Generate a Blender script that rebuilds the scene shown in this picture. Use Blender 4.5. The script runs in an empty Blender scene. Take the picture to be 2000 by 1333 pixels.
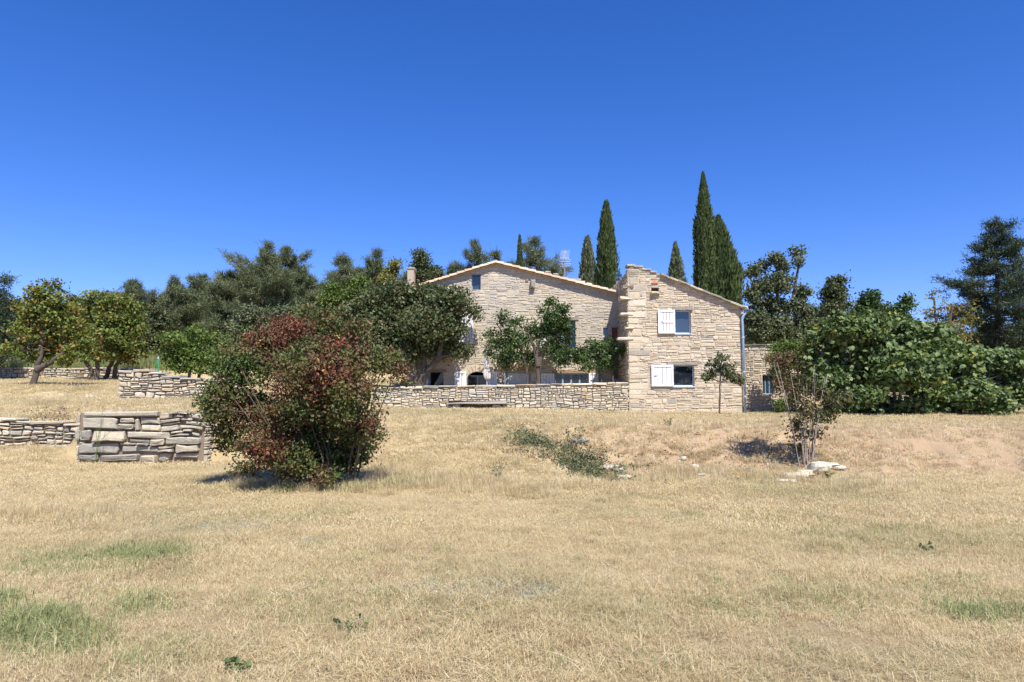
import bpy, math, random
import numpy as np
from mathutils import Vector

# ------------------------------------------------------------------ scene, camera, light
scn = bpy.context.scene
COL = scn.collection
F = 1333.0                       # focal length in photo pixels (24 mm lens)
HORIZON = 775.0
EYE = 1.6
PITCH = math.atan((HORIZON - 666.5) / F)
cam_d = bpy.data.cameras.new("camera")
cam = bpy.data.objects.new("camera", cam_d)
COL.objects.link(cam)
cam_d.sensor_width = 36.0
cam_d.lens = 36.0 * F / 2000.0
cam_d.clip_start = 0.1
cam_d.clip_end = 6000
cam.location = (0, 0, EYE)
cam.rotation_euler = (math.pi / 2 + PITCH, 0, 0)
scn.camera = cam

SUN_EL = math.radians(56)
SUN_AZ = math.radians(22)        # to the right of straight behind the camera
to_sun = Vector((math.sin(SUN_AZ) * math.cos(SUN_EL), -math.cos(SUN_AZ) * math.cos(SUN_EL), math.sin(SUN_EL)))
world = bpy.data.worlds.new("World")
scn.world = world
world.use_nodes = True
wn = world.node_tree
for n in list(wn.nodes):
    wn.nodes.remove(n)
wo = wn.nodes.new("ShaderNodeOutputWorld")
wb = wn.nodes.new("ShaderNodeBackground")
sky = wn.nodes.new("ShaderNodeTexSky")
sky.sky_type = 'NISHITA'
sky.sun_disc = False
sky.sun_elevation = SUN_EL
sky.sun_rotation = math.pi - SUN_AZ
sky.altitude = 700
sky.air_density = 1.0
sky.dust_density = 0.15
sky.ozone_density = 3.0
hs = wn.nodes.new("ShaderNodeHueSaturation")
hs.inputs['Saturation'].default_value = 1.30
hs.inputs['Value'].default_value = 1.0
wb.inputs['Strength'].default_value = 0.079
wn.links.new(sky.outputs[0], hs.inputs['Color'])
tint = wn.nodes.new("ShaderNodeMix")
tint.data_type = 'RGBA'
tint.blend_type = 'MULTIPLY'
tint.inputs[0].default_value = 1.0
tint.inputs[7].default_value = (0.86, 0.84, 1.24, 1)
wn.links.new(hs.outputs[0], tint.inputs[6])
wn.links.new(tint.outputs[2], wb.inputs[0])
wn.links.new(wb.outputs[0], wo.inputs[0])
sun_d = bpy.data.lights.new("sun", 'SUN')
sun_d.energy = 4.2
sun_d.angle = math.radians(0.53)
sun_d.color = (1.0, 0.955, 0.88)
sun = bpy.data.objects.new("sun", sun_d)
COL.objects.link(sun)
sun.location = (10, -20, 30)
sun.rotation_euler = to_sun.to_track_quat('Z', 'Y').to_euler()
scn.view_settings.view_transform = 'Standard'
scn.view_settings.look = 'None'
scn.view_settings.exposure = 0.97
scn.view_settings.gamma = 1.0
scn.view_settings.use_curve_mapping = False
scn.render.engine = 'CYCLES'
scn.cycles.max_bounces = 6
scn.cycles.transparent_max_bounces = 6

# ------------------------------------------------------------------ helpers
_cp, _sp = math.cos(PITCH), math.sin(PITCH)


def P(px, py, Y):
    """point at depth Y seen at photo pixel (px, py)"""
    x = (px - 1000.0) / F
    v = (666.5 - py) / F
    d = (x, _cp - v * _sp, _sp + v * _cp)
    s = Y / d[1]
    return np.array((d[0] * s, Y, EYE + d[2] * s))


def K(Y):
    return F / Y                 # pixels per metre at depth Y


def sm(a, b, x):
    t = np.clip((np.asarray(x, float) - a) / (b - a), 0, 1)
    return t * t * (3 - 2 * t)


_nrng = np.random.RandomState(5)
_NT = _nrng.rand(256, 256)


def vnoise(x, y):
    x = np.asarray(x, float); y = np.asarray(y, float)
    xi = np.floor(x).astype(int); yi = np.floor(y).astype(int)
    fx = x - xi; fy = y - yi
    fx = fx * fx * (3 - 2 * fx); fy = fy * fy * (3 - 2 * fy)
    g = lambda a, b: _NT[a % 256, b % 256]
    return (g(xi, yi) * (1 - fx) * (1 - fy) + g(xi + 1, yi) * fx * (1 - fy)
            + g(xi, yi + 1) * (1 - fx) * fy + g(xi + 1, yi + 1) * fx * fy) - 0.5


def seg_dist(x, y, a, b):
    ax, ay = a; bx, by = b
    t = np.clip(((x - ax) * (bx - ax) + (y - ay) * (by - ay)) / ((bx - ax) ** 2 + (by - ay) ** 2), 0, 1)
    return np.hypot(x - ax - t * (bx - ax), y - ay - t * (by - ay)), t


def H(x, y, fine=True):
    """terrain height"""
    x = np.asarray(x, float); y = np.asarray(y, float)
    # middle and right: a low rough bank, then the level ground before the house
    foot = 0.91 + np.clip((9.4 - x) / 14.9, 0, 1.1) * 0.24
    edge = 13.1 + 0.7 * vnoise(x * 0.35 + 3, y * 0 + 7) * 2
    wid = 6.2 - 2.2 * sm(-1.5, 1.5, x)
    c = foot * (0.80 * sm(0, 1, (y - edge - .2) / wid) + 0.20 * sm(17, 28, y))
    c = c + 0.84 * sm(28.06, 28.2, y) * (1 - sm(5.0, 5.3, x)) * sm(-7.4, -7.0, x)
    c = c + sm(30, 50, y) * 0.9 + sm(48, 80, y) * 1.5
    # left: terraces
    lw = sm(-10.7, -11.4, x)
    l1 = 1.20 * sm(17.3, 17.55, y) * (1 - lw) + (0.28 * sm(14, 18, y) + 0.70 * sm(18.55, 18.8, y) + 0.24 * sm(18.8, 23, y)) * lw
    l = l1 + 0.25 * sm(18, 25.6, y) + 0.62 * sm(25.6, 30.5, y) + 0.45 * sm(30.5, 38, y) + 0.5 * sm(38.4, 38.7, y) + sm(45, 80, y) * 0.9
    m = sm(-4.6, -7.6, x)
    z = c * (1 - m) + l * m
    # ditch grown with brambles
    d, t = seg_dist(x, y, (-0.1, 18.4), (2.3, 12.6))
    z = z - 0.22 * np.exp(-(d / 0.55) ** 2) * sm(0, 0.15, t) * sm(1.0, 0.9, t)
    # hollow in the bank
    z = z - 0.30 * np.exp(-(((x - 4.3) / 2.4) ** 2 + ((y - 15.2) / 1.1) ** 2))
    z = z + 0.16 * np.exp(-(((x + 1.6) / 1.3) ** 2 + ((y - 15.0) / 1.6) ** 2))
    # hill country behind
    r = np.hypot(x, y)
    z = z + 3.0 * sm(90, 260, r) * (vnoise(x / 140.0, y / 140.0) + 0.2) - sm(300, 1800, r) * 14
    near = 1 - sm(60, 120, r)
    z = z + near * (0.10 * vnoise(x * 0.22, y * 0.22) + 0.05 * vnoise(x * 0.8 + 9, y * 0.8))
    if fine:
        rough = sm(12.5, 14.5, y) * sm(21, 18, y) * sm(-4, -1, x)
        z = z + near * (0.03 + 0.20 * rough) * vnoise(x * 2.7 + 5, y * 2.7) + near * (0.012 + .03 * rough) * vnoise(x * 8.1, y * 8.1)
    return z


def h0(x, y):
    return float(H(x, y))


def G(px, Y, dy=0):
    """ground point under pixel column px at depth Y"""
    x = (px - 1000.0) / F * Y / (_cp - 0 * _sp)
    return np.array((x, Y, h0(x, Y) + dy))


_YA = np.arange(3.0, 40, .05)


def Yg(px, py):
    """depth at which the ground is seen at pixel"""
    x = (px - 1000.0) / F
    v = (666.5 - py) / F
    s_ = _YA / (_cp - v * _sp)
    hit = H(x * s_, _YA) >= EYE + (_sp + v * _cp) * s_
    return float(_YA[np.argmax(hit)]) if hit.any() else 40.0


WL = {}


def empty(name, loc, label, cat, group=None):
    o = bpy.data.objects.new(name, None)
    COL.objects.link(o)
    o.location = tuple(loc)
    o.empty_display_size = 0.2
    o['label'] = label
    o['category'] = cat
    if group:
        o['group'] = group
    WL[o.name] = np.array(loc, float)
    return o


def tag(o, label, cat, group=None):
    o['label'] = label
    o['category'] = cat
    if group:
        o['group'] = group
    return o


class MB:
    def __init__(s):
        s.V = []; s.Fs = []; s.n = 0

    def add(s, V, Fa, tone=0.5, mi=0):
        V = np.asarray(V, float).reshape(-1, 3)
        Fa = np.asarray(Fa, int)
        tone = np.broadcast_to(np.asarray(tone, float), (len(Fa),))
        s.V.append(V)
        s.Fs.append((Fa + s.n, tone, mi))
        s.n += len(V)
        return s

    def more(s, Fa, base, tone=0.5, mi=0):
        Fa = np.asarray(Fa, int)
        s.Fs.append((Fa + base, np.broadcast_to(np.asarray(tone, float), (len(Fa),)), mi))

    def box(s, x0, x1, y0, y1, z0, z1, tone=0.5, mi=0):
        V = [(x0, y0, z0), (x1, y0, z0), (x1, y1, z0), (x0, y1, z0), (x0, y0, z1), (x1, y0, z1), (x1, y1, z1), (x0, y1, z1)]
        return s.add(V, [(0, 3, 2, 1), (4, 5, 6, 7), (0, 1, 5, 4), (1, 2, 6, 5), (2, 3, 7, 6), (3, 0, 4, 7)], tone, mi)

    def tube(s, pts, radii, sides=7, tone=0.5, cap=True):
        pts = [np.asarray(p, float) for p in pts]
        n = len(pts)
        V = []
        prev = None
        for i, p in enumerate(pts):
            t = pts[min(i + 1, n - 1)] - pts[max(i - 1, 0)]
            t = t / (np.linalg.norm(t) + 1e-9)
            if prev is None:
                a = np.cross(t, (0.3, 1, 0.1)); a /= np.linalg.norm(a) + 1e-9
            else:
                a = prev - t * np.dot(prev, t); a /= np.linalg.norm(a) + 1e-9
            prev = a
            b = np.cross(t, a)
            for k in range(sides):
                th = 2 * math.pi * k / sides
                V.append(p + radii[i] * (math.cos(th) * a + math.sin(th) * b))
        Fa = []
        for i in range(n - 1):
            for k in range(sides):
                k2 = (k + 1) % sides
                Fa.append((i * sides + k, i * sides + k2, (i + 1) * sides + k2, (i + 1) * sides + k))
        base = s.n
        s.add(V, Fa, tone)
        if cap:
            s.more([tuple(range(sides - 1, -1, -1))], base, tone)
            s.more([tuple((n - 1) * sides + k for k in range(sides))], base, tone)
        return s

    def build(s, name, mats, parent=None, origin=None, smooth=False, kind=None):
        if not isinstance(mats, (list, tuple)):
            mats = [mats]
        V = np.concatenate(s.V)
        if origin is None:
            origin = (V.min(0) + V.max(0)) / 2 if parent is not None else np.array((V[:, 0].mean(), V[:, 1].mean(), V[:, 2].min()))
        origin = np.asarray(origin, float)
        me = bpy.data.meshes.new(name)
        loops = np.concatenate([f.ravel() for f, t, m in s.Fs])
        tot = np.concatenate([np.full(len(f), f.shape[1]) for f, t, m in s.Fs])
        tone = np.concatenate([t for f, t, m in s.Fs])
        mi = np.concatenate([np.full(len(f), m) for f, t, m in s.Fs])
        me.vertices.add(len(V))
        me.vertices.foreach_set("co", (V - origin).astype(np.float32).ravel())
        me.loops.add(len(loops))
        me.loops.foreach_set("vertex_index", loops.astype(np.int32))
        me.polygons.add(len(tot))
        me.polygons.foreach_set("loop_start", np.concatenate([[0], np.cumsum(tot)[:-1]]).astype(np.int32))
        me.polygons.foreach_set("material_index", mi.astype(np.int32))
        me.polygons.foreach_set("use_smooth", np.full(len(tot), smooth))
        a = me.attributes.new("tone", 'FLOAT', 'FACE')
        a.data.foreach_set("value", tone.astype(np.float32))
        for m in mats:
            me.materials.append(m)
        me.update(calc_edges=True)
        o = bpy.data.objects.new(name, me)
        COL.objects.link(o)
        if parent is not None:
            o.parent = parent
            o.location = tuple(origin - WL[parent.name])
        else:
            o.location = tuple(origin)
        WL[o.name] = origin
        if kind:
            o['kind'] = kind
        return o


# ------------------------------------------------------------------ materials
def mat(name):
    m = bpy.data.materials.new(name)
    m.use_nodes = True
    nt = m.node_tree
    for n in list(nt.nodes):
        nt.nodes.remove(n)
    out = nt.nodes.new("ShaderNodeOutputMaterial")
    bs = nt.nodes.new("ShaderNodeBsdfPrincipled")
    nt.links.new(bs.outputs[0], out.inputs[0])
    return m, nt, bs, out


def ramp(nt, stops, interp='LINEAR'):
    r = nt.nodes.new("ShaderNodeValToRGB")
    cr = r.color_ramp
    cr.interpolation = interp
    while len(cr.elements) > 1:
        cr.elements.remove(cr.elements[-1])
    cr.elements[0].position = stops[0][0]
    cr.elements[0].color = (*stops[0][1], 1)
    for p, c in stops[1:]:
        e = cr.elements.new(p)
        e.color = (*c, 1)
    return r


def noise(nt, scale, detail=4, rough=0.6, coords='pos', dist=0.0):
    n = nt.nodes.new("ShaderNodeTexNoise")
    n.inputs['Scale'].default_value = scale
    n.inputs['Detail'].default_value = detail
    n.inputs['Roughness'].default_value = rough
    n.inputs['Distortion'].default_value = dist
    if coords == 'pos':
        g = nt.nodes.new("ShaderNodeNewGeometry")
        nt.links.new(g.outputs['Position'], n.inputs['Vector'])
    else:
        nt.links.new(coords, n.inputs['Vector'])
    return n


def attr(nt, name='tone'):
    a = nt.nodes.new("ShaderNodeAttribute")
    a.attribute_name = name
    return a


def mix(nt, fac, a, b, mode='MIX'):
    m = nt.nodes.new("ShaderNodeMix")
    m.data_type = 'RGBA'
    m.blend_type = mode
    for i, v in ((0, fac), (6, a), (7, b)):
        if isinstance(v, (int, float)):
            m.inputs[i].default_value = v
        elif isinstance(v, tuple):
            m.inputs[i].default_value = (*v, 1)
        else:
            nt.links.new(v, m.inputs[i])
    return m.outputs[2]


def mrange(nt, val, a, b, c, d):
    m = nt.nodes.new("ShaderNodeMapRange")
    nt.links.new(val, m.inputs[0])
    for i, v in enumerate((a, b, c, d)):
        m.inputs[i + 1].default_value = v
    return m.outputs[0]


def bump(nt, bs, h, strength=0.4, dist=0.02):
    b = nt.nodes.new("ShaderNodeBump")
    b.inputs['Strength'].default_value = strength
    b.inputs['Distance'].default_value = dist
    nt.links.new(h, b.inputs['Height'])
    nt.links.new(b.outputs[0], bs.inputs['Normal'])


def stone_mat(name, stops, lichen=(0.24, 0.235, 0.22), lo=0.52, hi=0.72, amt=0.6, sc=0.9):
    m, nt, bs, out = mat(name)
    a = attr(nt)
    r = ramp(nt, stops)
    nt.links.new(a.outputs['Fac'], r.inputs[0])
    n1 = noise(nt, 9, 6, 0.7)
    c = mix(nt, 1.0, r.outputs[0], mix(nt, n1.outputs[0], (0.64, 0.63, 0.61), (1.30, 1.29, 1.27)), 'MULTIPLY')
    nb_ = noise(nt, 0.45, 5, 0.7)
    c = mix(nt, 1.0, c, mix(nt, mrange(nt, nb_.outputs[0], .35, .65, 0, 1), (0.86, 0.88, 0.88), (1.08, 1.09, 1.00)), 'MULTIPLY')
    n2 = noise(nt, sc, 5, 0.65)
    f = mrange(nt, n2.outputs[0], lo, hi, 0, amt)
    c = mix(nt, f, c, lichen)
    n3 = noise(nt, 38, 4, 0.7)
    f3 = mrange(nt, n3.outputs[0], 0.62, 0.72, 0, 0.5)
    c = mix(nt, f3, c, (0.20, 0.18, 0.15))
    nt.links.new(c, bs.inputs['Base Color'])
    bs.inputs['Roughness'].default_value = 0.92
    bs.inputs['Specular IOR Level'].default_value = 0.2
    bump(nt, bs, noise(nt, 26, 8, 0.75).outputs[0], 0.9, 0.03)
    return m


CREAM = [(0, (0.57, 0.485, 0.375)), (0.3, (0.51, 0.43, 0.33)), (0.55, (0.63, 0.55, 0.445)), (0.78, (0.54, 0.43, 0.315)), (0.9, (0.45, 0.395, 0.325)), (1, (0.34, 0.315, 0.28))]
M_ANNEX = stone_mat("annex_limestone", CREAM, amt=0.45)
M_HOUSE = stone_mat("house_limestone", [(0, (0.56, 0.485, 0.385)), (0.4, (0.49, 0.42, 0.33)), (0.7, (0.60, 0.53, 0.43)), (1, (0.43, 0.38, 0.315))],
                    lichen=(0.43, 0.395, 0.345), lo=0.42, hi=0.60, amt=0.8, sc=0.55)
M_DRY = stone_mat("drystone_limestone", [(0, (0.60, 0.52, 0.41)), (0.35, (0.50, 0.44, 0.36)), (0.6, (0.62, 0.56, 0.47)), (0.76, (0.54, 0.41, 0.28)), (0.88, (0.44, 0.405, 0.35)), (1, (0.34, 0.325, 0.29))],
                  lichen=(0.36, 0.345, 0.315), lo=0.50, hi=0.70, amt=0.6, sc=1.6)
M_GREYST = stone_mat("weathered_grey_limestone", [(0, (0.60, 0.52, 0.41)), (0.4, (0.46, 0.415, 0.345)), (0.7, (0.38, 0.355, 0.31)), (1, (0.29, 0.275, 0.25))],
                     lichen=(0.25, 0.245, 0.225), lo=0.5, hi=0.68, amt=0.6, sc=3.0)
M_WHITEROCK = stone_mat("white_rock", [(0, (0.58, 0.53, 0.45)), (1, (0.44, 0.39, 0.32))], amt=0.35, sc=4)


def plain(name, col, rough=0.6, var=0.12, nsc=12, metal=0.0, bs_strength=0.2, spec=0.4):
    m, nt, bs, out = mat(name)
    n = noise(nt, nsc, 5, 0.6)
    lo = tuple(c * (1 - var) for c in col); hi = tuple(min(1, c * (1 + var)) for c in col)
    nt.links.new(mix(nt, n.outputs[0], lo, hi), bs.inputs['Base Color'])
    bs.inputs['Roughness'].default_value = rough
    bs.inputs['Metallic'].default_value = metal
    bs.inputs['Specular IOR Level'].default_value = spec
    if bs_strength:
        bump(nt, bs, n.outputs[0], bs_strength, 0.01)
    return m


M_MORTAR = plain("lime_mortar", (0.46, 0.385, 0.30), 0.95, 0.25, 14, bs_strength=0.8, spec=0.1)
M_MORTAR2 = plain("pale_render_mortar", (0.45, 0.38, 0.30), 0.95, 0.25, 6, bs_strength=0.8, spec=0.1)
M_GAP = plain("earth_fill", (0.22, 0.175, 0.13), 0.95, 0.3, 14, spec=0.1)
M_WHITE = plain("white_painted_wood", (0.72, 0.72, 0.73), 0.6, 0.10, 5)
M_BLUE = plain("blue_grey_frame", (0.22, 0.33, 0.45), 0.5, 0.1)
M_LBLUE = plain("pale_blue_frame", (0.50, 0.60, 0.72), 0.5, 0.06)
M_ZINC = plain("painted_zinc", (0.30, 0.41, 0.57), 0.45, 0.10, 5, metal=0.3)
M_ZINCL = plain("light_zinc", (0.60, 0.62, 0.64), 0.4, 0.08, 5, metal=0.4)
M_OLDWOOD = plain("weathered_wood", (0.27, 0.235, 0.20), 0.85, 0.35, 22, bs_strength=0.8)
M_BROWNWOOD = plain("brown_beam", (0.27, 0.18, 0.115), 0.8, 0.3, 22, bs_strength=0.6)
M_TERRA = plain("terracotta", (0.55, 0.22, 0.12), 0.8, 0.2, 14)
M_RED = plain("red_cloth", (0.30, 0.05, 0.04), 0.8, 0.2, 14)
M_GREENP = plain("green_painted_steel", (0.02, 0.30, 0.13), 0.45, 0.1)
M_CLOTH = plain("off_white_canvas", (0.50, 0.48, 0.45), 0.9, 0.12, 7, bs_strength=0.5)
M_ANT = plain("aluminium_antenna", (0.62, 0.63, 0.66), 0.4, 0.1, metal=0.5)
M_STEEL = plain("galvanised_mast", (0.32, 0.30, 0.30), 0.5, 0.1, metal=0.3)
M_CURTAIN = plain("net_curtain", (0.55, 0.56, 0.55), 0.9, 0.15, 4)
M_RENDERCH = plain("chimney_render", (0.40, 0.33, 0.25), 0.95, 0.25, 7, bs_strength=0.7, spec=0.1)
M_DARKIN = plain("hole_shade_dark", (0.12, 0.11, 0.10), 0.95, 0.2)  # dark colour stands in for the shade inside the pigeon hole


def glass_mat(name, col, rough=0.03, spec=0.5):
    m, nt, bs, out = mat(name)
    bs.inputs['Base Color'].default_value = (*col, 1)
    bs.inputs['Roughness'].default_value = rough
    bs.inputs['Specular IOR Level'].default_value = spec
    n = noise(nt, 1.5, 2, 0.5)
    bump(nt, bs, n.outputs[0], 0.03, 0.02)
    return m


M_GLASS = glass_mat("window_glass", (0.012, 0.016, 0.022))
M_GLASSB = glass_mat("sky_reflecting_glass", (0.03, 0.05, 0.075), 0.05, 1.0)


def tile_mat():
    m, nt, bs, out = mat("roof_tile_clay")
    a = attr(nt)
    r = ramp(nt, [(0, (0.56, 0.36, 0.22)), (0.35, (0.60, 0.45, 0.29)), (0.6, (0.48, 0.29, 0.18)), (0.8, (0.55, 0.47, 0.35)), (1, (0.38, 0.30, 0.22))])
    nt.links.new(a.outputs['Fac'], r.inputs[0])
    n = noise(nt, 7, 5, 0.7)
    c = mix(nt, mrange(nt, n.outputs[0], 0.45, 0.7, 0, 0.6), r.outputs[0], (0.42, 0.37, 0.28))
    nt.links.new(c, bs.inputs['Base Color'])
    bs.inputs['Roughness'].default_value = 0.9
    bump(nt, bs, noise(nt, 30, 5, 0.7).outputs[0], 0.5, 0.01)
    return m


M_TILE = tile_mat()


def leaf_mat(name, stops, transl=0.3, rough=0.55, spec=0.35, var=0.25, patch=1.2):
    m, nt, bs, out = mat(name)
    a = attr(nt)
    r = ramp(nt, stops)
    nt.links.new(a.outputs['Fac'], r.inputs[0])
    n = noise(nt, patch, 3, 0.6)
    c = mix(nt, 1.0, r.outputs[0], mix(nt, n.outputs[0], (1 - var,) * 3, (1 + var,) * 3), 'MULTIPLY')
    nt.links.new(c, bs.inputs['Base Color'])
    bs.inputs['Roughness'].default_value = rough
    bs.inputs['Specular IOR Level'].default_value = spec
    tr = nt.nodes.new("ShaderNodeBsdfTranslucent")
    nt.links.new(mix(nt, 1.0, c, (1.15, 1.2, 0.6), 'MULTIPLY'), tr.inputs[0])
    ms = nt.nodes.new("ShaderNodeMixShader")
    ms.inputs[0].default_value = transl
    nt.links.new(bs.outputs[0], ms.inputs[1])
    nt.links.new(tr.outputs[0], ms.inputs[2])
    nt.links.new(ms.outputs[0], out.inputs[0])
    return m


L_BUSH = leaf_mat("smoke_bush_leaf", [(0, (0.040, 0.080, 0.018)), (0.28, (0.080, 0.115, 0.026)), (0.42, (0.125, 0.115, 0.036)), (0.56, (0.118, 0.072, 0.034)), (0.78, (0.140, 0.048, 0.028)), (0.93, (0.22, 0.060, 0.038)), (1, (0.30, 0.22, 0.07))], 0.15)
L_OAK = leaf_mat("oak_leaf", [(0, (0.040, 0.062, 0.022)), (0.5, (0.072, 0.094, 0.034)), (0.85, (0.115, 0.135, 0.056)), (1, (0.15, 0.10, 0.045))], 0.18, 0.5)
L_TERR = leaf_mat("glossy_green_leaf", [(0, (0.025, 0.055, 0.014)), (0.5, (0.055, 0.100, 0.026)), (0.9, (0.09, 0.15, 0.04)), (1, (0.14, 0.18, 0.06))], 0.25, 0.45)
L_FIG = leaf_mat("fig_leaf", [(0, (0.055, 0.090, 0.026)), (0.5, (0.115, 0.170, 0.055)), (0.93, (0.19, 0.25, 0.10)), (1, (0.26, 0.27, 0.05))], 0.25, 0.55)
L_PINE = leaf_mat("pine_needle", [(0, (0.060, 0.078, 0.038)), (0.5, (0.105, 0.130, 0.060)), (1, (0.16, 0.18, 0.088))], 0.12, 0.6, 0.3)
L_CEDAR = leaf_mat("dark_fir_needle", [(0, (0.022, 0.040, 0.022)), (0.5, (0.042, 0.066, 0.034)), (1, (0.072, 0.098, 0.050))], 0.08, 0.6, 0.3)
L_CYP = leaf_mat("cypress_spray", [(0, (0.036, 0.060, 0.018)), (0.5, (0.064, 0.095, 0.028)), (1, (0.10, 0.13, 0.042))], 0.08, 0.65, 0.25, patch=2.5)
L_YELL = leaf_mat("turning_maple_leaf", [(0, (0.075, 0.115, 0.026)), (0.45, (0.155, 0.20, 0.042)), (0.72, (0.23, 0.23, 0.055)), (0.9, (0.24, 0.18, 0.045)), (1, (0.20, 0.10, 0.035))], 0.3)
L_LIME = leaf_mat("fresh_green_leaf", [(0, (0.06, 0.10, 0.022)), (0.6, (0.12, 0.18, 0.036)), (1, (0.18, 0.24, 0.06))], 0.3)
L_SHRUB = leaf_mat("rust_brown_leaf", [(0, (0.055, 0.070, 0.022)), (0.4, (0.10, 0.095, 0.035)), (0.7, (0.15, 0.085, 0.045)), (1, (0.20, 0.09, 0.06))], 0.25)
L_GREY = leaf_mat("grey_green_leaf", [(0, (0.055, 0.075, 0.035)), (0.5, (0.095, 0.120, 0.055)), (1, (0.155, 0.165, 0.075))], 0.2)


def bark_mat(name, a, b):
    m, nt, bs, out = mat(name)
    n = noise(nt, 14, 6, 0.7)
    nt.links.new(mix(nt, n.outputs[0], a, b), bs.inputs['Base Color'])
    bs.inputs['Roughness'].default_value = 0.95
    bs.inputs['Specular IOR Level'].default_value = 0.1
    bump(nt, bs, n.outputs[0], 0.9, 0.03)
    return m


B_DARK = bark_mat("shaded_dark_bark", (0.05, 0.04, 0.033), (0.15, 0.122, 0.10))  # bark darkened further, shade under the crowns is put into its colour
B_GREY = bark_mat("grey_bark", (0.13, 0.11, 0.095), (0.28, 0.25, 0.215))
B_PINE = bark_mat("pine_bark", (0.09, 0.06, 0.045), (0.22, 0.14, 0.10))

# ------------------------------------------------------------------ terrain
def ground_mat():
    m, nt, bs, out = mat("dry_meadow_soil")
    big = noise(nt, 0.28, 5, 0.65)
    med = noise(nt, 1.7, 6, 0.7)
    fin = noise(nt, 34, 6, 0.8)
    c = mix(nt, mrange(nt, med.outputs[0], 0.3, 0.7, 0, 1), (0.52, 0.41, 0.235), (0.44, 0.335, 0.19))
    c = mix(nt, mrange(nt, big.outputs[0], 0.5, 0.66, 0, 0.4), c, (0.32, 0.29, 0.14))
    pale = noise(nt, 0.9, 5, 0.7)
    c = mix(nt, mrange(nt, pale.outputs[0], 0.55, 0.7, 0, 0.7), c, (0.60, 0.51, 0.36))
    dirt = noise(nt, 3.7, 5, 0.7)
    c = mix(nt, mrange(nt, dirt.outputs[0], 0.60, 0.72, 0, 0.6), c, (0.34, 0.235, 0.15))
    # pink-brown scraped soil on the bank (the bank band is a real place on the ground)
    g = nt.nodes.new("ShaderNodeNewGeometry")
    sx = nt.nodes.new("ShaderNodeSeparateXYZ")
    nt.links.new(g.outputs['Position'], sx.inputs[0])
    b1 = mrange(nt, sx.outputs[1], 12.8, 14.6, 0, 1)
    b2 = mrange(nt, sx.outputs[1], 21, 26, 1, 0)
    b3 = mrange(nt, sx.outputs[0], -1.0, 4.0, 0, 1)
    mm = nt.nodes.new("ShaderNodeMath"); mm.operation = 'MULTIPLY'
    nt.links.new(b1, mm.inputs[0]); nt.links.new(b2, mm.inputs[1])
    m2 = nt.nodes.new("ShaderNodeMath"); m2.operation = 'MULTIPLY'
    nt.links.new(mm.outputs[0], m2.inputs[0]); nt.links.new(b3, m2.inputs[1])
    m3 = nt.nodes.new("ShaderNodeMath"); m3.operation = 'MULTIPLY'
    nt.links.new(m2.outputs[0], m3.inputs[0])
    nt.links.new(mrange(nt, med.outputs[0], 0.35, 0.6, 0.5, 1.0), m3.inputs[1])
    c = mix(nt, m3.outputs[0], c, (0.43, 0.305, 0.195))
    c = mix(nt, 1.0, c, mix(nt, fin.outputs[0], (0.62, 0.61, 0.60), (1.3, 1.3, 1.28)), 'MULTIPLY')
    nt.links.new(c, bs.inputs['Base Color'])
    bs.inputs['Roughness'].default_value = 0.97
    bs.inputs['Specular IOR Level'].default_value = 0.1
    bump(nt, bs, noise(nt, 18, 8, 0.8).outputs[0], 1.0, 0.05)
    return m


M_GROUND = ground_mat()


def axis(lo, hi, fine_lo, fine_hi, step, grow=1.13):
    a = list(np.arange(fine_lo, fine_hi + 1e-6, step))
    s = step
    x = fine_hi
    while x < hi:
        s *= grow; x += s; a.append(x)
    s = step
    x = fine_lo
    pre = []
    while x > lo:
        s *= grow; x -= s; pre.append(x)
    return np.array(pre[::-1] + a)


xs = axis(-2500, 2500, -20, 18, 0.12)
ys = np.concatenate([axis(-2500, 1.9, 1.0, 1.9, 0.12), np.arange(2.0, 13, 0.11), np.arange(13, 40, 0.105), axis(40, 4000, 40, 41, 0.2)])
ys = np.unique(np.round(ys, 4))
XX, YY = np.meshgrid(xs, ys)
ZZ = H(XX, YY)
V = np.stack([XX.ravel(), YY.ravel(), ZZ.ravel()], 1)
nx, ny = len(xs), len(ys)
I = (np.arange(ny - 1)[:, None] * nx + np.arange(nx - 1)[None, :]).ravel()
gm = MB()
gm.add(V, np.stack([I, I + 1, I + nx + 1, I + nx], 1))
ground = gm.build("ground", M_GROUND, origin=(0, 0, 0), smooth=True, kind="structure")
ground['label'] = "dry straw coloured meadow rising in a rough bank and terraces"

# ------------------------------------------------------------------ masonry
def rect_minus(cells, op, mw=0.06, mh=0.035):
    out = []
    ox0, oy0, ox1, oy1 = op
    for (x0, y0, x1, y1) in cells:
        if x1 <= ox0 or x0 >= ox1 or y1 <= oy0 or y0 >= oy1:
            out.append((x0, y0, x1, y1)); continue
        cand = []
        if x0 < ox0: cand.append((x0, y0, ox0, y1))
        if x1 > ox1: cand.append((ox1, y0, x1, y1))
        a, b = max(x0, ox0), min(x1, ox1)
        if y0 < oy0: cand.append((a, y0, b, oy0))
        if y1 > oy1: cand.append((a, oy1, b, y1))
        out += [c for c in cand if c[2] - c[0] > mw and c[3] - c[1] > mh]
    return out


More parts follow.
